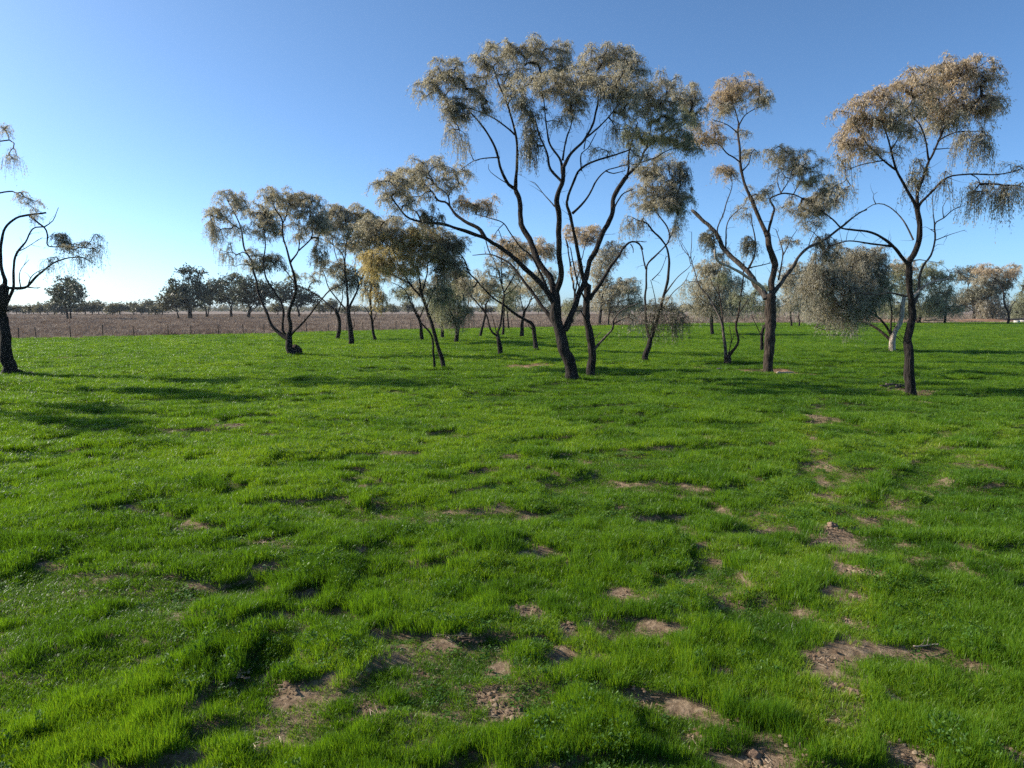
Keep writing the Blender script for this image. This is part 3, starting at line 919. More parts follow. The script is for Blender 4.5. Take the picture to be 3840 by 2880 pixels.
    for gk, items in groups.items():
        if not items: continue
        c = np.concatenate([a[0] for a in items]); cn = np.concatenate([a[1] for a in items])
        wp = np.concatenate([a[2] for a in items]); mc = np.concatenate([a[3] for a in items]); R = np.concatenate([a[4] for a in items])
        v, f, mi, segs = leaves(rng, c, cn, R, wp, Lf, wr, mc, 9 if style == 'acacia' else 10, 0.0 if style == 'acacia' else 0.75)
        mist = gk.startswith('m')
        used = sorted(set(mi.tolist())); remap = np.zeros(8, int)
        for k_, u_ in enumerate(used): remap[u_] = k_
        o = mesh_obj('mistletoe' if mist else 'crown', v - foot, f, [M[LEAFM[u_]] for u_ in used], root, smooth=False, midx=remap[mi])
        o['label'] = 'dark hanging mistletoe clump' if mist else 'loose drooping foliage'
        if Yb < 75 and style == 'acacia':
            for A, B in segs:
                rs = 0.0055 * max(1, Yb / 40)
                tw_A.append(A); tw_B.append(B); tw_ra.append(np.full(len(A), rs)); tw_rb.append(np.full(len(A), rs * 0.6))
    if tw_A:
        v, q = prisms(np.concatenate(tw_A), np.concatenate(tw_B), np.concatenate(tw_ra), np.concatenate(tw_rb))
        mesh_obj('twigs', v - foot, q, M['twig'], root)['kind'] = 'stuff'
    ALL_TREES[key] = root
    return root

def copy_tree(src, name, loc, rotz=0.0, scale=1.0, label=None, group=None):
    r = src.copy(); col.objects.link(r)
    r.name = name
    r.location = loc; r.rotation_euler = (0, 0, rotz); r.scale = (scale,) * 3
    if label: r['label'] = label
    if group: r['group'] = group
    for ch in list(src.children):
        c = ch.copy(); col.objects.link(c); c.parent = r
    return r
# ------------------------------------------------------------------ the trees in the green paddock
T = build_tree
# tall many-stemmed tree in the middle
T('main', 'acacia_tree', 'tallest spreading tree in the middle, many dark stems fanning into a wide grey-brown crown', (2145, 1427),
  [([(2145,1427),(2139,1362),(2118,1294),(2108,1230),(2096,1160),(2080,1100)], 46, 40),
   ([(2112,1262),(2080,1228),(2046,1163),(2012,1121),(1978,1083),(1953,1041),(1911,986),(1843,955),(1772,957)], 26, 3),
   ([(2090,1150),(2071,1130),(2037,1079),(1970,1003),(1911,953),(1852,915),(1814,889),(1730,861),(1675,843),(1625,836),(1581,832),(1527,816),(1488,770),(1465,735)], 30, 6),
   ([(1817,892),(1795,857),(1748,832),(1715,810),(1686,774),(1668,758),(1639,751),(1620,720),(1590,690)], 19, 6),
   ([(1686,774),(1680,735),(1655,712),(1625,690)], 8, 4), ([(1680,740),(1690,715),(1720,695)], 6, 3),
   ([(1581,832),(1560,795),(1530,782)], 9, 4),
   ([(2080,1100),(2060,1045),(2021,986),(1978,885),(1962,847),(1949,775),(1944,740),(1933,708)], 30, 20),
   ([(1933,708),(1908,691),(1882,636),(1870,585),(1853,539),(1823,492),(1802,467),(1777,438),(1745,400)], 17, 5),
   ([(1933,708),(1933,649),(1937,594),(1933,513),(1903,395),(1882,341),(1865,298),(1850,250)], 17, 5),
   ([(1930,505),(1891,471),(1849,442),(1815,425),(1760,405)], 9, 4),
   ([(1872,590),(1819,594),(1790,600),(1764,611),(1718,644)], 7, 3),
   ([(1908,691),(1870,668),(1835,640),(1832,616)], 5, 2, 'x'),
   ([(1905,395),(1930,330),(1960,270),(1970,220)], 7, 3),
   ([(2080,1100),(2101,1045),(2105,953),(2103,885),(2097,834),(2080,775),(2084,733),(2105,678),(2114,627)], 28, 17),
   ([(2105,680),(2063,632),(2051,577),(2025,513),(2013,471),(1995,420)], 12, 5),
   ([(2108,650),(2101,598),(2063,539),(2049,459),(2044,395),(2030,330)], 11, 4),
   ([(2112,630),(2139,577),(2186,530),(2219,475),(2236,421),(2245,370),(2232,311),(2240,260)], 14, 5),
   ([(2110,600),(2127,513),(2139,480),(2150,430)], 9, 4),
   ([(2190,525),(2250,470),(2300,420),(2330,360)], 8, 4),
   ([(2080,775),(2040,730),(2010,690),(1990,680)], 6, 2, 'x'),
   ([(2118,1240),(2122,1235),(2143,1172),(2164,1109),(2194,1041),(2227,969),(2248,919),(2265,860),(2295,805),(2300,746),(2316,708),(2350,661)], 27, 18),
   ([(2350,661),(2359,627),(2359,577),(2375,520),(2390,460)], 11, 5),
   ([(2350,661),(2401,610),(2422,560),(2464,522),(2506,492),(2565,467),(2590,430)], 14, 4),
   ([(2422,560),(2440,490),(2445,430),(2470,370)], 7, 3), ([(2401,610),(2460,590),(2500,565),(2560,550)], 7, 3),
   ([(2300,790),(2325,745),(2340,725),(2375,710)], 9, 4),
   ([(2071,1130),(2040,1060),(2021,1012),(1995,961),(1950,922),(1914,875),(1885,836),(1835,818),(1784,803)], 13, 3),
   ([(1890,838),(1860,870),(1845,900)], 4, 2, 'x')],
  [(1630,326,62,58),(1686,258,66,48),(1749,337,78,58),(1816,213,52,44),(1907,185,86,46),(2009,168,66,42),(2099,196,42,46),(1896,270,105,58,'s'),(2037,253,105,58),
   (2122,315,76,56),(1986,337,86,48),(1907,354,58,48,'s'),(1692,422,50,56),(1720,416,34,34,'m'),(1726,490,50,38,'sw'),(1737,541,28,36,'sw'),(1992,529,30,92,'mw'),(1992,425,48,46,'d'),
   (2252,213,72,54),(2319,219,62,54),(2381,258,42,54),(2206,303,78,56),(2302,315,98,66),(2167,383,58,54),(2336,394,66,48),(2472,337,78,66),(2562,366,66,70),(2415,383,58,52),
   (2489,439,86,56,'y'),(2590,428,48,56,'y'),(2319,484,38,46,'sw'),(2404,507,84,60,'y'),(2506,518,82,52,'y'),(2574,546,46,44,'y'),(2122,462,40,36,'s'),(1800,420,70,40,'s'),
   (1469,706,66,58),(1610,640,82,55),(1540,665,60,50),(1730,648,42,58,'s'),(1495,767,58,48,'s'),(1660,690,60,45,'s'),(1620,805,40,42,'my'),(1570,730,60,40,'s'),
   (1748,760,48,42,'t'),(1820,767,38,38,'t')], seed=3, tau=0.95, leaf='o', spurs=1.3)

T('second', 'acacia_tree', 'slimmer straight-stemmed dark tree close behind the tallest one, forking wide above head height', (2211, 1414),
  [([(2211,1414),(2213,1298),(2206,1172),(2204,1110),(2202,1071)], 29, 27),
   ([(2202,1085),(2185,1003),(2164,927),(2143,847),(2126,771),(2130,745),(2135,724),(2156,665),(2177,636),(2219,610),(2262,594),(2320,577),(2365,560)], 22, 5),
   ([(2147,800),(2186,762),(2211,724),(2232,678),(2270,640),(2312,627),(2365,615)], 11, 4),
   ([(2270,640),(2300,650),(2345,640)], 6, 3),
   ([(2212,1120),(2244,1079),(2270,1037),(2299,986),(2329,940),(2358,915),(2376,908),(2396,914),(2410,935)], 20, 7),
   ([(2376,908),(2400,905),(2425,905)], 6, 2), ([(2365,915),(2373,930),(2374,948)], 5, 3),
   ([(2206,1150),(2180,1090),(2165,1050),(2150,985),(2140,930)], 10, 4),
   ([(2215,1330),(2235,1300),(2270,1262),(2295,1235),(2305,1195),(2340,1160),(2400,1135)], 14, 4, 'x'),
   ([(2300,1215),(2350,1190),(2375,1200)], 6, 2), ([(2216,1310),(2230,1270),(2255,1245)], 5, 3, 'x'),
   ([(2208,1220),(2190,1185),(2178,1165),(2150,1170)], 10, 4), ([(2190,560),(2200,500)], 5, 3),
   ([(2180,640),(2178,580),(2205,555),(2235,500)], 6, 3)],
  [(2390,575,34,26,'s'),(2365,610,40,24,'s'),(2375,1205,22,34,'sw'),(2250,560,34,24,'s')], seed=4, tau=0.8)

T('third', 'acacia_tree', 'leaning thin tree right of the middle with twin curving stems and a hanging pale crown', (2423, 1360),
  [([(2423,1360),(2426,1310),(2438,1274)], 21, 18),
   ([(2438,1276),(2427,1220),(2427,1152),(2420,1098),(2424,1016),(2430,990),(2456,962),(2497,921),(2512,894),(2506,854),(2465,799),(2455,740),(2445,690)], 12, 5),
   ([(2438,1274),(2470,1179),(2492,1107),(2501,1053),(2510,980),(2501,930),(2483,903),(2450,870),(2430,840)], 17, 6),
   ([(2422,1010),(2411,953),(2400,920),(2385,910)], 8, 4),
   ([(2495,1100),(2540,1040),(2585,1000),(2605,960)], 7, 2, 'x'), ([(2590,990),(2580,950),(2550,900)], 4, 1.5, 'x'),
   ([(2475,1170),(2520,1100),(2565,1060),(2585,1020)], 7, 2, 'x'), ([(2445,1050),(2480,1010),(2500,960)], 5, 2),
   ([(2440,1250),(2460,1160),(2450,1090),(2440,1050)], 7, 2), ([(2470,1160),(2520,1158),(2543,1170)], 6, 2), ([(2512,894),(2530,850),(2540,790),(2530,730)], 5, 2.5)],
  [(2427,637,56,52),(2489,620,48,52),(2545,665,42,70,'dw'),(2449,722,80,62),(2528,733,66,54),(2465,770,86,44),(2542,768,54,58,'y'),(2542,840,24,36,'w'),(2411,827,38,32,'sw'),
   (2352,836,20,44,'sw'),(2442,1170,52,58,'sdw'),(2537,1190,38,46,'dw'),(2500,1140,40,36,'s')], seed=5, leaf='o')

# forked tree with the torn pale limb
T('forked', 'acacia_tree', 'stout forked tree right of centre with a torn pale limb and a long broken arm', (2886, 1397),
  [([(2886,1397),(2886,1270),(2884,1210),(2884,1153),(2890,1110)], 33, 42, ''),
   ([(2872,1120),(2864,1090),(2821,1039),(2782,1000),(2735,953),(2688,890),(2657,847),(2618,808),(2595,790)], 27, 14, 'x'),
   ([(2895,1115),(2907,1074),(2909,996),(2900,949),(2884,890),(2871,870)], 27, 22),
   ([(2876,885),(2860,840),(2835,793),(2807,725),(2789,675),(2780,621),(2776,567),(2767,503),(2771,463)], 19, 8),
   ([(2771,470),(2790,435),(2817,417),(2862,395)], 6, 3), ([(2771,463),(2760,420),(2745,370),(2750,330)], 6, 3), ([(2768,500),(2740,475),(2717,463),(2672,449)], 6, 3),
   ([(2778,610),(2750,590),(2726,576),(2700,545),(2681,539),(2640,545)], 8, 3), ([(2785,640),(2810,610),(2815,580),(2830,560)], 6, 3),
   ([(2880,880),(2884,865),(2898,815),(2907,784),(2889,747),(2930,725),(2975,729),(3010,745)], 13, 5),
   ([(2930,725),(2916,680),(2920,640),(2930,590)], 6, 3), ([(2925,728),(2955,680),(2970,640)], 6, 3), ([(2975,729),(3000,680),(3015,640)], 6, 3),
   ([(2892,1110),(2931,1043),(2970,996),(2990,965),(3029,933),(3088,898),(3146,859),(3219,802),(3250,786)], 20, 6, 'x'),
   ([(3030,932),(3050,880),(3070,850)], 5, 2, 'x'),
   ([(2870,1100),(2853,1074),(2813,1047),(2774,1019),(2735,1000),(2704,988),(2684,968),(2680,937)], 17, 8, 'p'),
   ([(2886,1190),(2882,1140),(2872,1095)], 14, 8, 'p'),
   ([(2700,905),(2690,860),(2715,800),(2725,760),(2745,700),(2740,660)], 8, 3), ([(2720,950),(2722,860),(2745,810),(2790,770),(2800,740)], 8, 3),
   ([(2800,1020),(2825,960),(2830,900),(2820,840),(2815,800)], 11, 4), ([(2790,1010),(2830,1000),(2895,985)], 8, 3), ([(2920,1050),(2935,960),(2925,910),(2910,860)], 9, 3), ([(2935,960),(2965,900),(2990,860)], 6, 2)],
  [(2771,335,100,48,'t'),(2694,381,66,50,'t'),(2875,368,42,32),(2740,400,70,34,'s'),(2654,508,70,50,'t'),(2789,494,24,32,'s'),(2930,576,58,42),(3011,612,64,54),(2817,567,48,32,'s'),
   (2731,639,42,36,'t'),(2853,734,66,48,'s'),(2952,770,56,44,'s'),(2790,784,34,36,'s'),(2952,906,34,38,'s'),(2667,901,42,40,'m'),(2808,915,28,42,'m'),(3083,725,72,78),(3065,793,66,54),(3101,919,36,60,'mw'),
   (2960,640,50,36,'s'),(3040,850,50,34,'s'),(3040,680,40,30,'y')], seed=6, leaf='o', bark='bark_warm', spurs=2.0)

# tall tree on the right
T('right', 'acacia_tree', 'tall sinuous dark-trunked tree at the right with tan weeping crown, nearest of all', (3418, 1480),
  [([(3418,1480),(3411,1406),(3405,1322),(3403,1271),(3415,1229),(3422,1174),(3415,1090),(3411,1005),(3414,976),(3441,921),(3450,851),(3439,775)], 35, 16),
   ([(3441,790),(3420,742),(3387,683),(3360,634),(3344,569),(3333,525),(3310,460)], 15, 5), ([(3360,636),(3311,601),(3268,558),(3235,520),(3215,480)], 9, 4), ([(3320,600),(3270,610),(3220,620),(3170,640)], 6, 2.5),
   ([(3340,560),(3370,520),(3385,470)], 6, 3),
   ([(3439,775),(3441,721),(3458,677),(3479,607),(3496,580),(3528,509),(3545,470),(3572,450),(3610,400)], 15, 5), ([(3482,600),(3474,525),(3452,471),(3420,430),(3430,370)], 9, 4), ([(3528,509),(3525,440),(3520,380),(3540,320)], 7, 3),
   ([(3515,530),(3560,505),(3610,493),(3691,493)], 7, 3), ([(3572,450),(3640,410),(3680,360)], 6, 3), ([(3500,560),(3560,556),(3590,560)], 5, 2),
   ([(3443,790),(3450,764),(3490,721),(3550,666),(3637,653),(3718,656),(3772,650),(3815,640)], 12, 4), ([(3640,653),(3665,670),(3675,690)], 5, 3),
   ([(3425,1140),(3441,1102),(3445,1039),(3462,993),(3490,954),(3506,894),(3506,840),(3539,818),(3570,790),(3599,775)], 16, 3, 'x'),
   ([(3506,850),(3501,800),(3501,764),(3495,725)], 6, 2, 'x'), ([(3539,818),(3535,775),(3560,735)], 5, 1.5, 'x'), ([(3510,900),(3560,880),(3620,862)], 5, 1.5, 'x'), ([(3506,870),(3490,860),(3470,850)], 4, 1.5, 'x'),
   ([(3411,1000),(3398,981),(3344,921),(3273,873),(3203,862),(3154,854),(3121,824),(3073,786)], 16, 4), ([(3344,923),(3257,911),(3176,905),(3105,932),(3067,981)], 10, 3), ([(3425,900),(3390,830),(3333,775),(3284,764),(3235,792)], 9, 3, 'x'),
   ([(3284,764),(3275,735),(3290,720)], 4, 1.5, 'x'), ([(3423,1115),(3462,1077),(3504,1056),(3555,1045),(3563,1022),(3601,1022),(3664,1045)], 13, 3, 'p'), ([(3555,1045),(3600,1050),(3630,1048)], 5, 2, 'p'),
   ([(3415,1105),(3399,1111),(3335,1098),(3293,1105),(3209,1096)], 11, 3, 'x'), ([(3414,985),(3440,975),(3490,980),(3515,985)], 7, 2, 'p'), ([(3405,1290),(3385,1265),(3370,1245)], 4, 1.5)],
  [(3257,428,96,68,'t'),(3295,357,56,38,'t'),(3219,525,76,52,'t'),(3165,601,54,34,'sw'),(3344,444,76,62),(3452,308,84,52,'t'),(3528,270,84,58,'t'),(3637,260,76,54,'t'),(3702,298,46,54,'t'),(3501,379,112,68,'t'),
   (3626,379,96,68,'t'),(3707,390,46,60,'t'),(3572,455,76,44),(3696,525,32,60,'w'),(3615,514,38,34,'w'),(3675,720,44,54,'w'),(3778,708,46,54,'w'),(3816,625,24,26,'s'),(3544,690,10,42,'w'),(3436,655,24,60,'mw'),
   (3165,715,28,40,'sw'),(3330,560,60,34,'s'),(3400,500,40,50,'s'),(3440,420,50,40,'s')], seed=7, leaf='o', spurs=1.8)

# cut by the left edge of the picture
T('left', 'acacia_tree', 'dark leaning tree cut off by the left edge, arching bare limbs with thin foliage', (30, 1403),
  [([(30,1403),(24,1340),(10,1260),(0,1190),(8,1120),(12,1075)], 48, 34),
   ([(12,1080),(20,1056),(7,997),(7,917),(20,857),(60,818),(106,804),(172,798)], 17, 7), ([(108,806),(166,851),(179,884),(182,924),(265,924),(318,930)], 9, 4), ([(166,851),(199,824),(219,778)], 6, 2),
   ([(10,1165),(20,1149),(53,1076),(50,1010),(60,950),(99,904),(126,857),(166,851)], 17, 5), ([(8,1085),(27,1080),(99,1076),(139,1036),(206,983),(292,964),(332,975)], 14, 4), ([(99,1076),(135,1080),(152,1076)], 7, 3),
   ([(78,1078),(72,1040),(80,1010),(109,973)], 5, 2), ([(105,1072),(120,1035),(160,1010),(205,1010)], 5, 2), ([(60,945),(95,930),(160,890)], 5, 2),
   ([(2,1100),(-60,1000),(-120,880),(-110,760),(-40,735),(46,718),(75,735)], 26, 5), ([(-120,880),(-160,740),(-150,600),(-60,540),(0,530),(35,525)], 20, 5), ([(-150,640),(-220,520),(-230,430)], 14, 6),
   ([(-60,1000),(-170,900),(-280,800),(-330,700)], 18, 6), ([(5,1180),(40,1160),(90,1150),(130,1155)], 6, 2)],
  [(99,751,40,38,'s'),(56,580,20,50,'sw'),(20,480,30,26,'s'),(225,904,32,30,'m'),(292,920,48,40,'s'),(358,922,28,44,'sw'),(305,964,24,28,'sw'),(192,965,24,26,'sw'),(130,800,26,20,'s'),
   (-210,420,110,70),(-120,500,70,50),(-320,640,110,80),(-230,560,90,60),(-300,760,80,60),(-130,620,60,40,'s')], seed=8, leaf='o', flare=1.15, twigr=1.1)

# V-shaped tree on the left
T('vee', 'acacia_tree', 'low-forking fan-shaped tree left of centre, standing alone with a knobbly leaning foot', (1098, 1331),
  [([(1098,1331),(1084,1310),(1081,1285),(1081,1256)], 24, 26),
   ([(1076,1270),(1062,1258),(1018,1217),(989,1140),(965,1073),(946,995),(917,928),(903,856),(874,788),(854,754)], 17, 4), ([(905,862),(870,840),(845,817),(830,800)], 6, 3),
   ([(1078,1260),(1062,1241),(1057,1155),(1028,1097),(989,1024),(994,909),(989,851),(980,800)], 13, 4), ([(1081,1256),(1086,1246),(1081,1179),(1105,1106),(1105,1048),(1086,976),(1062,889),(1057,827),(1033,788),(1015,740)], 18, 4),
   ([(1088,985),(1120,933),(1120,831),(1130,790)], 8, 3), ([(1120,940),(1168,889),(1163,817),(1160,770)], 7, 3), ([(1059,840),(1075,800),(1085,760)], 6, 3), ([(1085,1258),(1095,1252),(1144,1198),(1197,1135),(1230,1097),(1279,1068),(1317,1048)], 12, 3),
   ([(989,1142),(951,1111),(907,1077),(888,1048)], 7, 2), ([(946,1000),(910,990),(885,998)], 5, 2), ([(930,960),(970,960),(1010,975)], 6, 3), ([(1105,1060),(1060,1000),(1040,960)], 6, 3)],
  [(859,740,52,36),(825,803,46,44),(811,860,32,42,'w'),(864,947,32,44,'sw'),(907,769,28,34),(970,783,42,44),(1009,730,36,34),(999,827,56,50),(1076,745,64,38),(1148,754,50,40),(1100,783,64,34,'s'),
   (1173,807,54,52),(1187,845,42,42),(1134,841,44,34,'s'),(1009,870,46,38),(1110,875,44,34,'s'),(931,870,34,34,'s'),(1018,990,52,44,'d'),(965,975,44,50),(1197,935,22,46,'mw'),(880,860,34,34,'s')], seed=9, leaf='o')
stump_o = None

T('behind_vee', 'acacia_tree', 'bushy olive tree just right of the lone fan-shaped one, dark lower foliage', (1317, 1291),
  [([(1317,1291),(1310,1217),(1303,1155)], 20, 17), ([(1303,1160),(1298,1058),(1293,966),(1300,900),(1310,850)], 11, 4), ([(1303,1165),(1279,1140),(1235,1082),(1215,1030),(1200,1000)], 9, 3), ([(1305,1160),(1341,1082),(1370,1010),(1385,930),(1380,860)], 10, 4),
   ([(1295,990),(1279,947),(1245,915),(1211,899)], 6, 3), ([(1298,1040),(1260,960),(1240,880)], 6, 3), ([(1345,1075),(1330,1000),(1345,930)], 6, 3), ([(1318,1245),(1330,1215),(1322,1195)], 4, 2)],
  [(1245,793,42,36),(1245,851,52,48),(1303,793,56,40),(1317,851,66,52),(1375,822,46,44,'g'),(1389,870,46,52,'d'),(1341,913,56,42,'g'),(1245,995,42,34),(1327,1034,40,48,'dw'),(1264,1063,28,34,'s'),(1290,930,40,34,'s'),(1220,900,34,30,'s')], seed=10, leaf='o')
T('bent', 'acacia_tree', 'thin tree with a left-bending bare arm, leftmost trunk of the back row', (1264, 1273),
  [([(1264,1273),(1271,1203),(1255,1159)], 15, 12), ([(1255,1162),(1216,1126),(1163,1092),(1110,1068),(1080,1045)], 9, 3), ([(1265,1180),(1285,1110),(1280,1050)], 7, 3)],
  [(1110,1035,36,24,'sy'),(1182,1034,36,26,'s'),(1285,1020,36,34)], seed=11)
T('goldthin', 'acacia_tree', 'slender tree with golden drooping foliage beside the bushy olive one', (1409, 1276),
  [([(1409,1276),(1394,1212),(1390,1121),(1395,1040),(1400,980)], 12, 5), ([(1396,1215),(1415,1165),(1420,1130)], 5, 2), ([(1393,1200),(1375,1160),(1350,1140)], 5, 2)],
  [(1409,1030,46,46,'g'),(1394,976,40,48,'g'),(1418,1115,20,42,'gw'),(1385,1085,26,40,'gw'),(1430,990,30,40,'g')], seed=12, leaf='g')

T('twin', 'acacia_tree', 'twin-stemmed leaning tree with a dense golden-olive crown, left of the tallest tree', (1669, 1383),
  [([(1669,1383),(1655,1335),(1642,1290),(1625,1233),(1608,1176),(1585,1110),(1574,1080)], 17, 12), ([(1631,1392),(1630,1370),(1625,1319),(1613,1256),(1579,1210),(1562,1181),(1527,1101),(1502,1075),(1470,1060)], 13, 3),
   ([(1590,1125),(1550,1080),(1524,1042),(1502,1009),(1469,930),(1460,880)], 9, 3), ([(1578,1090),(1571,1031),(1565,985),(1575,920)], 9, 3), ([(1582,1100),(1603,1017),(1605,984),(1640,960),(1650,920)], 8, 3), ([(1600,1150),(1630,1080),(1660,1020)], 7, 3),
   ([(1540,1065),(1480,1035),(1430,1010)], 6, 3), ([(1469,930),(1430,900),(1400,880)], 5, 2), ([(1612,1190),(1640,1150),(1670,1120)], 6, 2)],
  [(1581,876,86,50,'g'),(1524,912,66,60,'g'),(1632,894,64,50),(1657,941,54,50,'d'),(1567,959,104,50,'g'),(1487,857,64,50),(1404,857,64,50),(1386,897,54,42,'d'),(1422,959,64,50,'g'),(1415,1002,64,42,'g'),(1495,1013,64,42),
   (1668,991,44,50,'d'),(1657,1031,38,46,'w'),(1697,912,28,50,'d'),(1733,915,18,36,'d'),(1542,1006,56,34,'g'),(1655,1100,38,50,'yw'),(1480,910,60,44,'g')], seed=13, leaf='o', flare=1.15)

T('leanleft', 'acacia_tree', 'short crooked trunk whose long limb sweeps far to the left behind the tallest tree', (2010, 1311),
  [([(2010,1311),(2006,1256),(2001,1225),(1985,1208)], 18, 15), ([(1988,1210),(1953,1189),(1886,1142),(1839,1109),(1791,1054),(1759,1024),(1740,969),(1700,927),(1680,900)], 13, 4), ([(2004,1240),(1985,1225),(1978,1205)], 5, 2),
   ([(1791,1056),(1770,1080),(1720,1060)], 6, 3), ([(1740,970),(1710,960),(1690,985)], 5, 3)],
  [(1690,915,40,40,'d'),(1668,965,40,44,'d'),(1690,1010,30,40,'dw'),(1720,1050,24,40,'yw')], seed=14, leaf='y')

T('vfork', 'acacia_tree', 'tree with a clean Y fork left of the tallest trunk, dark tangled upper twigs', (1875, 1326),
  [([(1875,1326),(1869,1273),(1866,1255)], 18, 16), ([(1866,1262),(1839,1239),(1822,1180),(1784,1130),(1746,1088),(1713,1050),(1700,1020)], 10, 3), ([(1866,1258),(1868,1245),(1881,1206),(1886,1142),(1892,1096),(1881,1058),(1858,986),(1835,944),(1822,902)], 11, 4),
   ([(1883,1065),(1881,953),(1884,906),(1869,860)], 7, 3), ([(1888,1100),(1920,1050),(1945,1000),(1950,960)], 7, 3), ([(1887,1120),(1850,1110),(1810,1130)], 6, 2), ([(1888,1110),(1930,1080),(1960,1040)], 5, 2), ([(1838,1235),(1830,1190),(1815,1160)], 5, 2), ([(1862,1250),(1850,1200),(1840,1170)], 5, 2)],
  [(1902,919,56,40,'t'),(1945,935,44,40,'t'),(1877,975,46,40,'s'),(1962,953,36,34,'t'),(1843,1024,36,40,'s'),(1920,1020,40,40,'s'),(1740,1060,30,40,'sw')], seed=15, leaf='o')

T('grey_weeper', 'acacia_tree', 'grey weeping tree with a thick short trunk behind the twin-stemmed tree', (1711, 1286),
  [([(1711,1286),(1715,1239),(1717,1225)], 18, 17), ([(1717,1230),(1751,1176),(1755,1110),(1745,1060)], 8, 3), ([(1715,1235),(1695,1180),(1690,1120),(1710,1060),(1720,1000)], 9, 3)],
  [(1705,1165,54,50,'w'),(1659,1147,44,44,'w'),(1739,1073,28,60,'dw'),(1717,1015,36,50,'d'),(1690,1090,40,44,'w')], seed=16, leaf='y')
T('back_a', 'acacia_tree', 'short trunk standing right behind the twin stems, first of two', (1585, 1279),
  [([(1585,1279),(1579,1222),(1568,1181)], 15, 10), ([(1572,1195),(1545,1130),(1540,1080)], 6, 3), ([(1575,1190),(1600,1120),(1610,1070)], 6, 3)],
  [(1540,1085,50,46,'y'),(1600,1080,44,40),(1500,1100,34,26,'s')], seed=17, leaf='o')
T('back_b', 'acacia_tree', 'second short trunk behind the twin stems, thicker and farther right', (1659, 1268),
  [([(1659,1268),(1656,1210),(1650,1180)], 14, 10), ([(1652,1190),(1680,1130),(1690,1080)], 6, 3)],
  [(1690,1100,40,44,'y'),(1640,1120,34,36,'yw')], seed=18, leaf='y')
T('lean_back', 'acacia_tree', 'slanting slim trunk in the back row left of the clean Y fork', (1799, 1262),
  [([(1799,1262),(1810,1223),(1820,1180),(1822,1140)], 11, 7), ([(1820,1180),(1800,1130),(1790,1090)], 5, 2.5), ([(1822,1145),(1840,1100),(1835,1060)], 5, 2.5)],
  [(1810,1054,42,40),(1810,1110,46,34),(1770,1080,28,36,'w'),(1845,1080,34,40)], seed=19, leaf='o')
T('back_c', 'acacia_tree', 'thin straight trunk in the back row directly behind the clean Y fork', (1886, 1255),
  [([(1886,1255),(1888,1200),(1890,1150)], 10, 6), ([(1889,1170),(1910,1110),(1915,1080)], 4, 2)], [(1905,1085,40,40),(1885,1125,34,28,'w')], seed=20, leaf='y')
T('back_d', 'acacia_tree', 'farthest of the thin back-row trunks, right of the clean Y fork', (1908, 1236),
  [([(1908,1236),(1904,1190),(1900,1150)], 8, 5), ([(1903,1175),(1925,1130),(1930,1100)], 4, 2)], [(1915,1135,40,34,'w'),(1935,1095,34,30)], seed=21, leaf='o')
T('back_e', 'acacia_tree', 'olive-crowned upright tree in the back row immediately left of the tallest trunk', (1957, 1263),
  [([(1957,1263),(1959,1206),(1970,1159)], 15, 11), ([(1968,1165),(1991,1126),(2010,1060),(2025,990),(2030,940)], 7, 3), ([(1965,1170),(1950,1110),(1955,1060)], 6, 3), ([(1985,1130),(2040,1080),(2050,1040)], 5, 2)],
  [(2021,927,46,36,'t'),(2050,948,36,40,'t'),(2046,1037,42,48),(1995,1071,46,46),(1953,1045,44,46,'s'),(2040,1110,34,34,'w')], seed=22, leaf='o')
T('back_f', 'acacia_tree', 'tree behind the two middle trunks with tan tufts showing between their stems', (2147, 1218),
  [([(2147,1218),(2150,1160),(2155,1100),(2140,1010),(2130,930)], 12, 5), ([(2155,1100),(2170,1020),(2190,940),(2200,900)], 7, 3), ([(2152,1130),(2175,1060),(2180,1000)], 5, 3)],
  [(2143,872,38,34,'t'),(2196,885,48,42,'t'),(2230,870,24,34,'t'),(2165,1020,30,40,'s'),(2140,1150,30,36,'yw')], seed=23, leaf='t')
T('back_g', 'acacia_tree', 'broad olive tree behind and right of the middle trunks, lighter tuft on top', (2249, 1221),
  [([(2249,1221),(2252,1180),(2258,1130)], 13, 8), ([(2256,1140),(2270,1050),(2290,980),(2300,930)], 6, 3), ([(2256,1145),(2300,1110),(2330,1070)], 6, 3), ([(2282,1221),(2284,1180),(2290,1130)], 8, 5)],
  [(2303,936,42,34,'t'),(2270,974,54,48),(2249,1024,38,46),(2312,1088,76,48),(2350,1071,46,36),(2257,1117,46,46,'w'),(2320,1150,50,36,'w'),(2372,1125,30,40,'yw')], seed=24, leaf='o')

T('multistem', 'acacia_tree', 'bare multi-stemmed tree splitting at ground level left of the torn-limb tree', (2727, 1366),
  [([(2727,1366),(2727,1345),(2727,1335)], 26, 26), ([(2722,1340),(2715,1290),(2713,1231),(2696,1180),(2665,1121),(2625,1074),(2606,1019),(2590,968),(2594,920),(2594,870)], 15, 2, 'x'), ([(2713,1235),(2706,1180),(2700,1113),(2692,1051),(2708,988),(2715,940)], 9, 3),
   ([(2732,1338),(2743,1321),(2766,1282),(2759,1223),(2770,1172),(2782,1098),(2786,1035),(2790,980)], 14, 4), ([(2729,1335),(2735,1317),(2742,1270),(2735,1220)], 5, 3), ([(2740,1290),(2755,1255),(2750,1230)], 4, 2), ([(2590,968),(2560,930),(2540,880)], 4, 1.5, 'x'),
   ([(2700,1115),(2670,1060),(2650,1010)], 5, 2), ([(2775,1170),(2800,1130),(2820,1100)], 5, 2), ([(2680,1150),(2640,1130),(2600,1090)], 4, 1.5), ([(2766,1270),(2775,1255),(2783,1262)], 4, 2)],
  [(2712,950,34,30,'sd'),(2760,1110,34,40,'sy'),(2690,1040,40,36,'s')], seed=25, leaf='y', bark='bark_warm', spurs=2.2, flare=1.1)
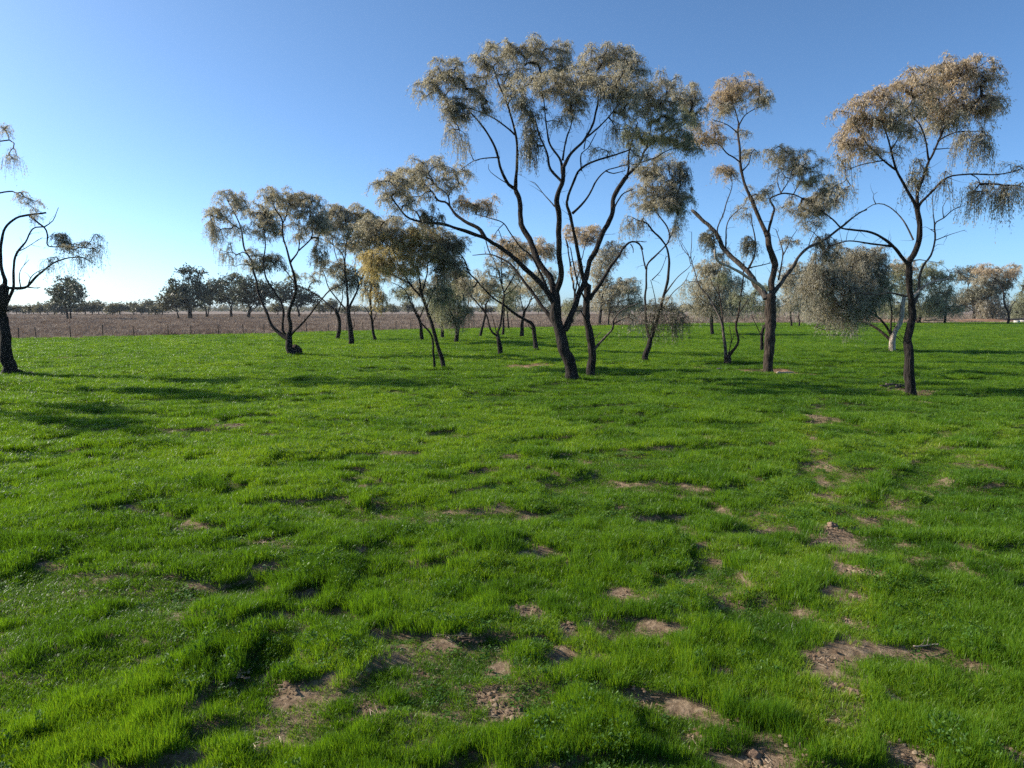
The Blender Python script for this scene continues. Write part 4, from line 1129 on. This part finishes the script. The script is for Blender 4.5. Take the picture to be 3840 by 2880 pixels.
T('weeper_mid', 'acacia_tree', 'round weeping olive tree behind the bare multi-stemmed one', (2672, 1256),
  [([(2672,1256),(2670,1192),(2672,1150)], 14, 10), ([(2671,1165),(2640,1100),(2630,1050)], 6, 3), ([(2672,1160),(2690,1090),(2680,1030)], 6, 3), ([(2672,1165),(2720,1110),(2740,1070)], 6, 3)],
  [(2618,1090,56,50,'w'),(2668,1055,66,54,'w'),(2649,1004,46,38),(2735,1074,54,58,'w'),(2755,1133,54,44,'w'),(2637,1145,64,38,'w'),(2696,1145,56,38,'w'),(2700,1010,40,34)], seed=26, leaf='o', tau=1.05)
T('small_back', 'acacia_tree', 'small slanting trunk half hidden behind the torn-limb tree', (2855, 1319),
  [([(2855,1319),(2858,1262),(2866,1220)], 13, 10), ([(2858,1265),(2840,1225),(2821,1184),(2812,1140)], 5, 2), ([(2864,1230),(2880,1180),(2880,1140)], 5, 3)],
  [(2880,1130,34,40,'yw'),(2815,1125,24,36,'yw'),(2850,1090,30,30,'y')], seed=27, leaf='y')
T('pale_trunk', 'acacia_tree', 'pale-trunked tree with a massive weeping crown spilling left, beside the tall right tree', (3346, 1318),
  [([(3346,1318),(3352,1263),(3373,1216),(3386,1153),(3392,1110)], 24, 13, 'p'), ([(3350,1285),(3335,1268),(3310,1246),(3259,1216),(3209,1206),(3171,1225),(3099,1237),(3048,1221)], 15, 3), ([(3345,1275),(3335,1250),(3318,1221),(3293,1191),(3221,1136),(3180,1080)], 12, 4),
   ([(3340,1255),(3345,1190),(3335,1120),(3300,1040)], 10, 4), ([(3290,1190),(3250,1090),(3230,1020)], 8, 3), ([(3225,1140),(3150,1100),(3120,1060)], 7, 3), ([(3356,1255),(3370,1270),(3385,1285)], 4, 2), ([(3362,1235),(3352,1215),(3356,1195)], 4, 2)],
  [(3167,963,84,44,'w'),(3251,955,64,40,'w'),(3293,990,42,52,'dw'),(3145,1020,104,52,'w'),(3230,1020,84,52,'w'),(3285,1060,54,52,'yw'),(3103,1070,84,52,'w'),(3188,1095,104,52,'w'),(3259,1110,64,46,'yw'),(3145,1145,76,44,'w'),(3200,1165,66,38,'w'),
   (3251,1160,46,34,'yw'),(3196,1225,22,20,'sw'),(3082,1000,44,46,'w'),(3320,1090,30,46,'yw'),(3100,1200,50,26,'sw'),(3180,1215,56,20,'sw'),(3055,1150,46,46,'sw'),(3120,925,40,22,'s'),(3290,930,40,22,'s'),(3040,1060,40,40,'sw')], seed=28, leaf='o', bark='bark_warm', tau=1.0)
T('grove_a', 'acacia_tree', 'thin-stemmed weeping tree in the back, between torn-limb tree and massive weeper', (2968, 1225),
  [([(2968,1225),(2967,1180),(2965,1140)], 8, 6), ([(2966,1150),(2950,1100),(2950,1060)], 4, 2), ([(2966,1160),(2990,1110),(3000,1060)], 4, 2), ([(2996,1224),(2996,1180),(2992,1140)], 7, 4)],
  [(2950,1035,36,44,'w'),(2990,1066,54,46,'w'),(2958,1135,40,38,'w'),(3001,1012,44,34),(3020,1110,40,40,'w')], seed=29, leaf='o')
T('grove_b', 'acacia_tree', 'second thin weeping tree in the back, under the left skirt of the massive weeper', (3090, 1220),
  [([(3090,1220),(3090,1195),(3088,1160)], 11, 7), ([(3089,1175),(3060,1130),(3050,1090)], 5, 2), ([(3089,1170),(3120,1130)], 5, 2)],
  [(3048,1165,54,36,'w'),(3107,1150,54,40,'w'),(3068,1105,54,40,'w'),(3045,1045,50,40,'w')], seed=30, leaf='o')
T('rback_a', 'acacia_tree', 'open-limbed tree at the back edge just right of the tall right trunk', (3448, 1213),
  [([(3448,1213),(3452,1180),(3454,1173)], 10, 9), ([(3454,1175),(3470,1130),(3490,1090),(3495,1040)], 5, 2.5), ([(3453,1178),(3440,1120),(3420,1060),(3390,1010)], 5, 2.5), ([(3452,1185),(3500,1140),(3530,1110)], 5, 2.5), ([(3440,1215),(3435,1170),(3400,1120)], 6, 3)],
  [(3361,1018,46,32),(3390,1000,46,32,'t'),(3491,1005,42,28),(3377,1069,54,40),(3479,1056,62,36),(3462,1150,70,36,'w'),(3344,1150,54,34,'w'),(3538,1035,36,24),(3420,1100,50,36,'s'),(3395,1165,50,28,'w')], seed=31, leaf='y')
T('rback_b', 'acacia_tree', 'small drooping tree at the back edge, second right of the tall right trunk', (3541, 1214),
  [([(3541,1214),(3545,1181),(3549,1118)], 10, 5), ([(3545,1185),(3520,1150),(3500,1140)], 4, 2), ([(3546,1170),(3570,1150),(3590,1148)], 4, 2)],
  [(3541,1098,42,42,'w'),(3517,1130,36,38,'w'),(3572,1150,36,32,'w'),(3500,1160,34,28,'w')], seed=32, leaf='y')
T('rback_c', 'broad_tree', 'broad layered dark tree on the far right back edge, flat foliage tiers', (3653, 1206),
  [([(3653,1206),(3655,1177),(3657,1165)], 11, 10), ([(3657,1170),(3640,1130),(3630,1080),(3640,1030)], 6, 3), ([(3657,1170),(3690,1120),(3720,1070),(3740,1030)], 6, 3), ([(3656,1170),(3610,1140),(3595,1130)], 5, 2), ([(3690,1120),(3730,1100),(3780,1080),(3790,1030)], 5, 2)],
  [(3631,1012,54,20,'d'),(3623,1043,54,20,'d'),(3647,1114,64,36,'d'),(3608,1130,44,34,'d'),(3671,1091,54,28,'d'),(3706,1012,50,28,'t'),(3694,1051,54,32),(3734,1079,50,32,'d'),(3718,1138,54,38,'w'),(3734,1165,54,28,'w'),(3765,1051,36,32,'d'),(3789,1020,32,36,'t'),(3694,1172,36,20,'w')], seed=33, leaf='o')
T('rback_d', 'dead_tree', 'thin dark leaning dead tree near the troughs, forked like a slingshot', (3779, 1215),
  [([(3779,1215),(3783,1177),(3775,1155),(3769,1142),(3761,1087),(3740,1050),(3715,1040)], 10, 3), ([(3782,1180),(3792,1150),(3805,1134)], 5, 3), ([(3781,1185),(3795,1170)], 4, 2)], [], seed=34, spurs=2)
T('rback_e', 'acacia_tree', 'pale drooping tree crowding the right edge behind the troughs', (3862, 1202),
  [([(3862,1202),(3860,1180),(3855,1150)], 10, 6), ([(3857,1165),(3830,1130)], 4, 2)], [(3824,1140,42,42,'w'),(3870,1120,50,50,'w'),(3815,1170,30,24,'w'),(3865,1065,40,30,'s')], seed=35, leaf='y')
# ------------------------------------------------------------------ gum trees beyond the fence
E = dict(style='euc', leaf='e', spurs=0, tau=1.25, leafpx=2.4, twigr=1.5)
T('gum_a', 'gum_tree', 'lone round-topped dark gum tree on the far left in the brown paddock', (256, 1199),
  [([(256,1199),(252,1180),(248,1155),(244,1120)], 8, 5), ([(266,1199),(266,1175),(262,1150),(270,1110),(275,1085)], 8, 3), ([(250,1160),(230,1130),(215,1100)], 4, 2), ([(264,1150),(285,1125),(298,1112)], 4, 2), ([(246,1125),(250,1080),(253,1060)], 4, 2)],
  [(253,1060,40,18),(250,1082,50,24),(213,1095,25,18),(253,1107,46,24),(282,1084,26,24),(300,1113,20,18),(239,1130,42,22),(268,1136,36,24),(225,1118,24,18)], seed=41, **E)
T('gum_b', 'gum_tree', 'tallest gum tree beyond the fence, open top above a thick trunk', (712, 1196),
  [([(712,1196),(712,1170),(710,1140)], 17, 12), ([(711,1150),(700,1100),(690,1060),(687,1030)], 6, 3), ([(711,1150),(725,1090),(715,1040),(713,1020)], 7, 3), ([(716,1140),(745,1100),(750,1050),(756,1025)], 6, 2), ([(708,1150),(680,1110),(650,1070),(645,1058)], 5, 2)],
  [(713,1015,30,16),(687,1024,18,12),(756,1022,22,13),(644,1055,18,10),(720,1044,28,16),(666,1077,34,22),(741,1069,36,20),(705,1095,48,30),(749,1102,40,30),(669,1113,44,28),(716,1138,50,30),(640,1095,20,18)], seed=42, **E)
T('gum_c', 'gum_tree', 'smaller olive gum tree leaning in front of the tallest gum', (669, 1197),
  [([(669,1197),(666,1175),(660,1155)], 6, 4), ([(661,1158),(648,1130)], 3, 2), ([(661,1158),(672,1125)], 3, 2)], [(640,1135,44,28,'f'),(662,1115,40,24,'f'),(625,1150,26,18,'f'),(690,1140,24,22,'f')], seed=43, **E)
T('gum_d', 'gum_tree', 'slender two-stemmed gum tree right of the tallest gum', (775, 1193),
  [([(775,1193),(772,1160),(760,1130)], 7, 4), ([(778,1190),(785,1150),(790,1110),(806,1075)], 5, 2)], [(806,1068,30,18),(776,1106,38,28),(800,1095,30,22),(765,1135,26,20)], seed=44, **E)
T('gum_e', 'gum_tree', 'gum tree with tiered dark tufts midway between tallest gum and fan-shaped tree', (866, 1191),
  [([(866,1191),(866,1165),(865,1150)], 10, 7), ([(866,1155),(840,1110),(835,1085)], 4, 2), ([(866,1152),(880,1090),(870,1055)], 4, 2), ([(866,1150),(900,1100),(895,1065)], 4, 2)],
  [(869,1044,30,16),(845,1082,44,26),(816,1118,44,28),(893,1058,30,18),(869,1118,50,32),(900,1095,36,26),(830,1060,20,14)], seed=45, **E)
T('gum_f', 'gum_tree', 'wide gum tree seen through the left limbs of the fan-shaped tree', (931, 1192),
  [([(931,1192),(933,1170),(940,1150)], 12, 8), ([(938,1160),(920,1110),(925,1075)], 5, 2), ([(938,1158),(970,1110),(975,1090)], 5, 2), ([(932,1180),(960,1150),(1000,1100)], 5, 2)],
  [(927,1063,34,22),(912,1101,48,30),(970,1082,40,30),(941,1132,50,28),(999,1087,44,26),(985,1120,44,28)], seed=46, **E)
T('gum_g', 'gum_tree', 'low dark gum tree seen behind the right limbs of the fan-shaped tree', (1120, 1190),
  [([(1120,1190),(1120,1170),(1115,1150)], 9, 6), ([(1116,1155),(1085,1110),(1078,1085)], 4, 2), ([(1118,1155),(1140,1115)], 4, 2)], [(1076,1077,38,26),(1134,1106,44,28),(1100,1125,58,30),(1158,1130,40,24),(1050,1110,34,26)], seed=47, **E)

# low tree row along the far side of the brown paddock: a few kinds, many individuals
rr_ = np.random.default_rng(77)
protos_ = []
for k, (w, hgt) in enumerate([(46, 46), (36, 40), (56, 44), (30, 50), (40, 34)]):
    bx = 400 + 60 * k
    lim = [([(bx,1184),(bx+1,1174),(bx-1,1166)], 4, 3)]
    blb = []
    for j in range(5):
        a = j / 4 * 2 - 1
        lim.append(([(bx,1170),(bx + a * w * .35,1160),(bx + a * w * .5,1152)], 2, 1))
        blb.append((bx + a * w * .42, 1184 - hgt * rr_.uniform(0.45, 0.62), w * .34, hgt * .24, 'f'))
    blb += [(bx - w * .15, 1184 - hgt * .80, w * .30, hgt * .18, 'f'), (bx + w * .18, 1184 - hgt * .74, w * .28, hgt * .2, 'f'), (bx, 1184 - hgt * .6, w * .4, hgt * .25, 'f')]
    protos_.append(T('row%d' % k, 'row_tree', 'low rounded olive tree in the row along the far side of the brown paddock', (bx, 1184), lim, blb, seed=60 + k, group='far tree row',
                     style='euc', leaf='f', spurs=0, tau=1.25, leafpx=2.2, twigr=1.5))
rx_ = [-40, -8, 30, 62, 95, 125, 150, 178, 205, 235, 290, 318, 345, 372, 425, 452, 500, 530, 560, 585, 610, 1040, 1200, 1240, 1290, 1330, 1430, 1470, 1530, 1760, 1830, 2020, 2080, 2120, 2170, 2420, 2470, 2560, 2600, 2790, 2830, 3300, 3340, 3400, 3500, 3580]
ROW_WORDS = [(256, 'low rounded olive tree in the far row left of the lone round-topped gum', 'far row left of the lone gum'),
             (640, 'low rounded olive tree in the far row between lone round-topped gum and tallest gum', 'far row between the two gums'),
             (1300, 'small far tree beyond the brown paddock behind the fan-shaped tree', 'far trees behind the fan-shaped tree'),
             (2300, 'small far tree glimpsed between the trunks of the middle grove', 'far trees behind the middle grove'),
             (9999, 'small far tree glimpsed behind the right-hand grove', 'far trees behind the right grove')]
for i, px in enumerate(rx_):
    yb = 1183.5 + rr_.uniform(-1.5, 1.2) - (3 if px > 1250 else 0)
    if 20 < px < 110: yb = 1180
    g_ = on_ground(px, yb)
    src = protos_[i % 5] if i >= 5 else protos_[i]
    sc_ = rr_.uniform(0.85, 1.2) * g_[1] / 333.0 * (0.72 if px < 140 else 1.0) * (0.8 if px > 1250 else 1)
    loc = (g_[0], g_[1], -0.1)
    if i < 5:
        src.location = loc; src.rotation_euler = (0, 0, rr_.uniform(0, 6.28)); src.scale = (sc_,) * 3
    else:
        src = copy_tree(src, 'row_tree', loc, rr_.uniform(0, 6.28), sc_)
    lb, gp = next((b, c) for a, b, c in ROW_WORDS if px < a)
    src['label'] = lb; src['group'] = gp

# woodland on the horizon, one dark mass
n = 3400
dx = rr_.uniform(-1, 1, n); dd_ = rr_.uniform(700, 1500, n)
wx = dx * dd_ * 0.85
wh = 6.0 + 3.5 * vnoise(wx, dd_, 60, 7) + rr_.normal(0, 1.2, n)
keep = vnoise(wx, dd_ * 0.4, 160, 9) > -0.55
wx, dd_, wh = wx[keep], dd_[keep], np.clip(wh[keep], 2.5, 12)
n = len(wx); per = 26
c = np.stack([wx, dd_, wh * 0.55], -1)
q = norm(rr_.normal(0, 1, (n, per, 3))) * rr_.uniform(0.5, 1, (n, per, 1))
p = c[:, None] + q * np.stack([wh * 0.55, wh * 0.55, wh * 0.48], -1)[:, None]
p[..., 2] = np.maximum(p[..., 2], 0.4)
t1 = norm(rr_.normal(0, 1, (n, per, 3))) * 1.5; t2 = norm(rr_.normal(0, 1, (n, per, 3))) * 1.3
v = np.stack([p - t1, p + t1, p + t2], 2).reshape(-1, 3); v[:, 2] = np.maximum(v[:, 2], -0.05)
tag(mesh_obj('distant_woodland', v, np.arange(len(v)).reshape(-1, 3), M['leaf_far'], smooth=False), 'dark strip of distant woodland on the horizon', 'woodland', kind='stuff')

# tree just past the left edge whose shadow lies across the grass
src = ALL_TREES['vee']
copy_tree(src, 'acacia_tree', (-25.5, 27.5, -0.05), 2.1, 0.82, 'spreading tree just beyond the left edge, known by its broad shadow on the grass')
# trees past the right and left frame that the paddock goes on with
# ------------------------------------------------------------------ fence
M['steel'] = plain_mat('rusty_steel', (0.03, 0.024, 0.02), (0.09, 0.07, 0.055), 20)
M['wire'] = plain_mat('wire', (0.12, 0.115, 0.11), (0.2, 0.19, 0.18), 10, 0.5, 0.0)
def fence_at(px):
    # where the vertical plane through that picture column meets the fence line
    k = (px - CX) / F_PX / CP * 1.0
    # x = k' * y on the ground with k' from a ground point of that column near the fence
    best = None
    for it in range(2):
        pass
    lo, hi = -40.0, 260.0
    for it in range(60):
        mid = (lo + hi) / 2
        p = FA + FDIR * mid
        zc = (p[1] * CP + CAM_H * SP)
        sx = CX + F_PX * p[0] / zc
        if sx < px: lo = mid
        else: hi = mid
    return FA + FDIR * lo
posts = [5, 70, 136, 265, 386, 503, 632, 717, 820, 913, 990, 1065, 1150, 1233, 1300, 1361, 1421, 1485, 1540, 1595, 1650, 1705, 1760, 1815, 1868, 1920, 1972, 2025, 2080, 2135, 2190, 2250, 2310, 2375, 2445, 2520, 2600, 2690, 2790]
fence_root = empty('wire_fence', (*FA, 0))
tag(fence_root, 'thin wire fence on dark steel posts between the green grass and the brown paddock', 'fence')
def star_post(h):
    # three-finned steel picket
    vs, fs = [], []
    for k in range(3):
        a = k * 2.0944; c_, s_ = math.cos(a), math.sin(a)
        w, t = 0.045, 0.007
        o_ = len(vs)
        for z in (-0.3, h):
            vs += [(-s_ * t, c_ * t, z), (c_ * w - s_ * t, s_ * w + c_ * t, z), (c_ * w + s_ * t, s_ * w - c_ * t, z), (s_ * t, -c_ * t, z)]
        fs += [(o_, o_ + 1, o_ + 5, o_ + 4), (o_ + 1, o_ + 2, o_ + 6, o_ + 5), (o_ + 2, o_ + 3, o_ + 7, o_ + 6), (o_ + 4, o_ + 5, o_ + 6, o_ + 7)]
    return vs, fs
pv, pf = star_post(1.28)
post_me = None
for i, px in enumerate(posts):
    p = fence_at(px)
    if post_me is None:
        o = mesh_obj('post', pv, np.array(pf), M['steel'], fence_root, smooth=False); post_me = o.data
    else:
        o = bpy.data.objects.new('post', post_me); col.objects.link(o); o.parent = fence_root
    o.location = (p[0] - FA[0], p[1] - FA[1], float(ground_z(*p)))
    lean = 0.14 if px == 503 else rr_.normal(0, 0.03)
    o.rotation_euler = (rr_.normal(0, 0.03), -lean, rr_.uniform(0, 2))
    o.scale = (1, 1, rr_.uniform(0.93, 1.06))
p0, p1 = fence_at(posts[0]), fence_at(posts[-1])
for z in (0.30, 0.58, 0.86, 1.12):
    s_ = np.linspace(0, 1, 80)[:, None]
    P = np.concatenate([p0 * (1 - s_) + p1 * s_, np.full((80, 1), z)], 1)
    P[:, 2] += ground_z(P[:, 0], P[:, 1]) * 0.6
    v, q, t = tube(P - np.array([*FA, 0]), np.full(80, 0.003), 4, rr_, 0.0)
    mesh_obj('wire', v, [q, t], M['wire'], fence_root)

# ------------------------------------------------------------------ bare earth under the trees and the low bank at the back
M['earth'] = plain_mat('red_earth', (0.17, 0.085, 0.048), (0.33, 0.19, 0.115), 3.0, 0.95, 0.5)
bx0, bx1 = on_ground(3380, 1205), on_ground(3900, 1205)
n_ = 60
us = np.linspace(-0.3, 1.4, n_); ws = np.linspace(-1, 1, 9)
B = []
for w in ws:
    for u in us:
        X_ = bx0[0] + (bx1[0] - bx0[0]) * u; Y_ = 172 + 5 * w + 2 * float(vnoise(X_, 0, 20, 3))
        B.append((X_, Y_, -0.05 + max(0, 1 - w * w) * (0.55 + 0.35 * float(vnoise(X_, Y_, 5, 31)) + 0.15 * float(vnoise(X_, Y_, 1.5, 33)))))
qd = np.array([(r * n_ + k, r * n_ + k + 1, (r + 1) * n_ + k + 1, (r + 1) * n_ + k) for r in range(8) for k in range(n_ - 1)])
tag(mesh_obj('earth_bank', np.array(B), qd, M['earth']), 'low red earth bank along the far right edge of the green paddock', kind='structure')

# ------------------------------------------------------------------ small things
M['concrete'] = plain_mat('pale_concrete', (0.42, 0.38, 0.33), (0.58, 0.54, 0.48), 5, 0.85, 0.2)
M['water'] = plain_mat('trough_water', (0.02, 0.03, 0.03), (0.03, 0.04, 0.04), 2, 0.08, 0.0)
def trough(px, py, rad_, label):
    g_ = on_ground(px, py)
    root = empty('water_trough', (g_[0], g_[1], float(ground_z(*g_))))
    tag(root, label, 'trough', 'concrete troughs')
    prof = [(rad_ * 0.97, -0.05), (rad_, 0.06), (rad_, 0.52), (rad_ - 0.02, 0.56), (rad_ - 0.11, 0.56), (rad_ - 0.13, 0.53), (rad_ - 0.15, 0.1)]
    n_ = 36
    v = np.array([(r * math.cos(k / n_ * 6.28319), r * math.sin(k / n_ * 6.28319), z) for r, z in prof for k in range(n_)])
    qd = np.array([(i * n_ + k, i * n_ + (k + 1) % n_, (i + 1) * n_ + (k + 1) % n_, (i + 1) * n_ + k) for i in range(len(prof) - 1) for k in range(n_)])
    mesh_obj('wall', v, qd, M['concrete'], root)
    wv = np.array([(0, 0, 0.44)] + [((rad_ - 0.14) * math.cos(k / n_ * 6.28319), (rad_ - 0.14) * math.sin(k / n_ * 6.28319), 0.44) for k in range(n_)])
    mesh_obj('water', wv, np.array([(0, 1 + k, 1 + (k + 1) % n_) for k in range(n_)]), M['water'], root)
trough(3813, 1211, 0.62, 'round pale concrete trough at the far right edge, the left one of two')
trough(3836, 1209.5, 0.66, 'round pale concrete trough touching the right edge, the right one of two')

def log(name, label, px, py, length, r0, r1, ang, mat, bend=0.15, z=None, seed=1, branches=0, cat='log', group=None):
    rg = np.random.default_rng(seed)
    g_ = on_ground(px, py); gz_ = float(ground_z(*g_))
    root = empty(name, (g_[0], g_[1], gz_)); tag(root, label, cat, group)
    n_ = 14
    u = np.linspace(-0.5, 0.5, n_)
    P = np.stack([u * length * math.cos(ang), u * length * math.sin(ang), np.full(n_, (r0 + r1) / 2 * 0.8)], -1)
    P[:, :2] += np.stack([-np.sin(ang) * bend * np.sin(u * 5) * length * .3, np.cos(ang) * bend * np.sin(u * 5) * length * .3], -1)
    P[:, 2] += z if z else 0
    P += rg.normal(0, r0 * 0.2, P.shape)
    R = np.linspace(r0, r1, n_)
    v, q, t = tube(P, R, 9, rg, 0.09)
    cap = np.array([list(range(9))[::-1]])
    mesh_obj('stem', v, [q, t, cap], mat, root)
    for k in range(branches):
        i = rg.integers(3, n_ - 2); a = ang + rg.choice([-1, 1]) * rg.uniform(0.4, 1.1)
        l_ = length * rg.uniform(0.2, 0.4)
        Q_ = np.stack([P[i] + np.array([math.cos(a), math.sin(a), rg.uniform(0.1, 0.7)]) * l_ * s for s in np.linspace(0, 1, 6)])
        Q_ += rg.normal(0, l_ * 0.03, Q_.shape)
        v, q, t = tube(Q_, np.linspace(R[i] * 0.6, R[i] * 0.15, 6), 6, rg, 0.08)
        mesh_obj('branch', v, [q, t], mat, root)
    return root
log('fallen_stick', 'pale dead stick lying flat at the foot of the torn-limb tree', 2945, 1404, 0.85, 0.05, 0.03, 0.15, M['deadwood'], z=0.10, seed=2, cat='stick')
log('fallen_stick', 'short pale chip of wood on the grass left of the torn-limb tree', 2696, 1394, 0.25, 0.035, 0.02, 0.4, M['deadwood'], z=0.14, seed=3, cat='stick')
for k, (px, py, l_, an, lab) in enumerate([(3330,1456,0.75,0.2,'brown bark strip on the red earth left of the tall right trunk, farthest left'), (3362,1453,0.8,-0.25,'brown bark strip on the red earth left of the tall right trunk, hindmost'),
                                (3352,1462,0.6,0.35,'brown bark strip on the red earth left of the tall right trunk, foremost'), (3385,1457,0.55,-0.1,'brown bark strip against the foot of the tall right trunk')]):
    log('fallen_stick', lab, px, py, l_, 0.045, 0.02, an, M['deadgrey'], 0.3, 0.05, 10 + k, 1, 'stick')
log('fallen_stick', 'bleached thin stick on the grass in the lower right foreground', 3473, 2426, 0.25, 0.007, 0.004, 0.12, M['deadwood'], 0.1, 0.10, 20, 2, 'stick')
log('fallen_branch', 'long dark fallen branch by the back edge right of the tall right trunk', 3520, 1208, 9.0, 0.16, 0.06, 0.12, M['deadgrey'], 0.2, 0.35, 21, 6, 'branch')
log('fallen_branch', 'pale fallen branch on the red bank near the troughs', 3700, 1204, 4.0, 0.12, 0.05, 0.1, M['deadwood'], 0.2, 0.5, 22, 2, 'branch')
log('log', 'short dark log in the grass right of the left edge tree', 108, 1398, 0.8, 0.09, 0.07, -0.3, M['bark'], 0.1, 0.10, 23, 0)

def lump(name, label, px, py, r, squash, mat, seed, cat, tall=0.0):
    rg = np.random.default_rng(seed)
    g_ = on_ground(px, py)
    nu, nv = 18, 10
    v = []
    for i in range(nv):
        th = i / (nv - 1) * math.pi
        for j in range(nu):
            ph = j / nu * 2 * math.pi
            d_ = np.array([math.sin(th) * math.cos(ph), math.sin(th) * math.sin(ph), math.cos(th)])
            w = 1 + 0.28 * float(vnoise(d_[0] * 2 + seed, d_[1] * 2 + d_[2] * 1.7, 0.9, seed)) + 0.12 * float(vnoise(d_[0] * 5 + seed, d_[1] * 5 + d_[2] * 4, 0.9, seed + 1))
            v.append(d_ * r * w * np.array([1, 1, squash]) + np.array([0, 0, r * squash * 0.55 + tall]))
    qd = np.array([(i * nu + j, (i + 1) * nu + j, (i + 1) * nu + (j + 1) % nu, i * nu + (j + 1) % nu) for i in range(nv - 1) for j in range(nu)])
    return tag(mesh_obj(name, np.array(v), qd, mat, loc=(g_[0], g_[1], float(ground_z(*g_)))), label, cat)
lump('stump', 'round dark stump at the foot of the left edge tree', 64, 1397, 0.21, 1.25, M['bark'], 5, 'stump')
lump('root_burl', 'knobbly brown burl at the foot of the lone fan-shaped tree', 1112, 1329, 0.34, 1.15, M['bark_warm'], 6, 'burl')
M['clod'] = plain_mat('soil_clod', (0.13, 0.082, 0.055), (0.27, 0.18, 0.12), 25, 0.95, 0.8)
for k, (px, py, r, lab) in enumerate([(2828,2795,0.05,'biggest brown soil clod on the bare patch at the bottom right'), (3480,2862,0.07,'brown soil clod at the bottom edge near the right corner'), (3120,1975,0.07,'small soil clod on the bare spot in the right middle distance'),
                                       (3205,2590,0.05,'dark soil clod in grass in the lower right')]):
    lump('soil_clod', lab, px, py, r, 0.6, M['clod'], 30 + k, 'clod')

# ------------------------------------------------------------------ thin summer-dry air
hm, nt, N_, L_ = new_mat('thin_air')
pv_ = N_.new('ShaderNodeVolumePrincipled')
pv_.inputs['Color'].default_value = (0.80, 0.90, 1.0, 1)
pv_.inputs['Density'].default_value = 0.00008
pv_.inputs['Anisotropy'].default_value = 0.2
ho = N_.new('ShaderNodeOutputMaterial'); L_.new(pv_.outputs[0], ho.inputs['Volume'])
X0, X1, Y0, Y1, Z0, Z1 = -7400, 7400, -80, 7400, -1.4, 26.0
hv = [(x_, y_, z_) for z_ in (Z0, Z1) for y_ in (Y0, Y1) for x_ in (X0, X1)]
hf = np.array([(0, 2, 3, 1), (4, 5, 7, 6), (0, 1, 5, 4), (2, 6, 7, 3), (0, 4, 6, 2), (1, 3, 7, 5)])
tag(mesh_obj('haze', hv, hf, hm, smooth=False), 'thin pale air between the viewer and the far trees', 'haze', kind='stuff')
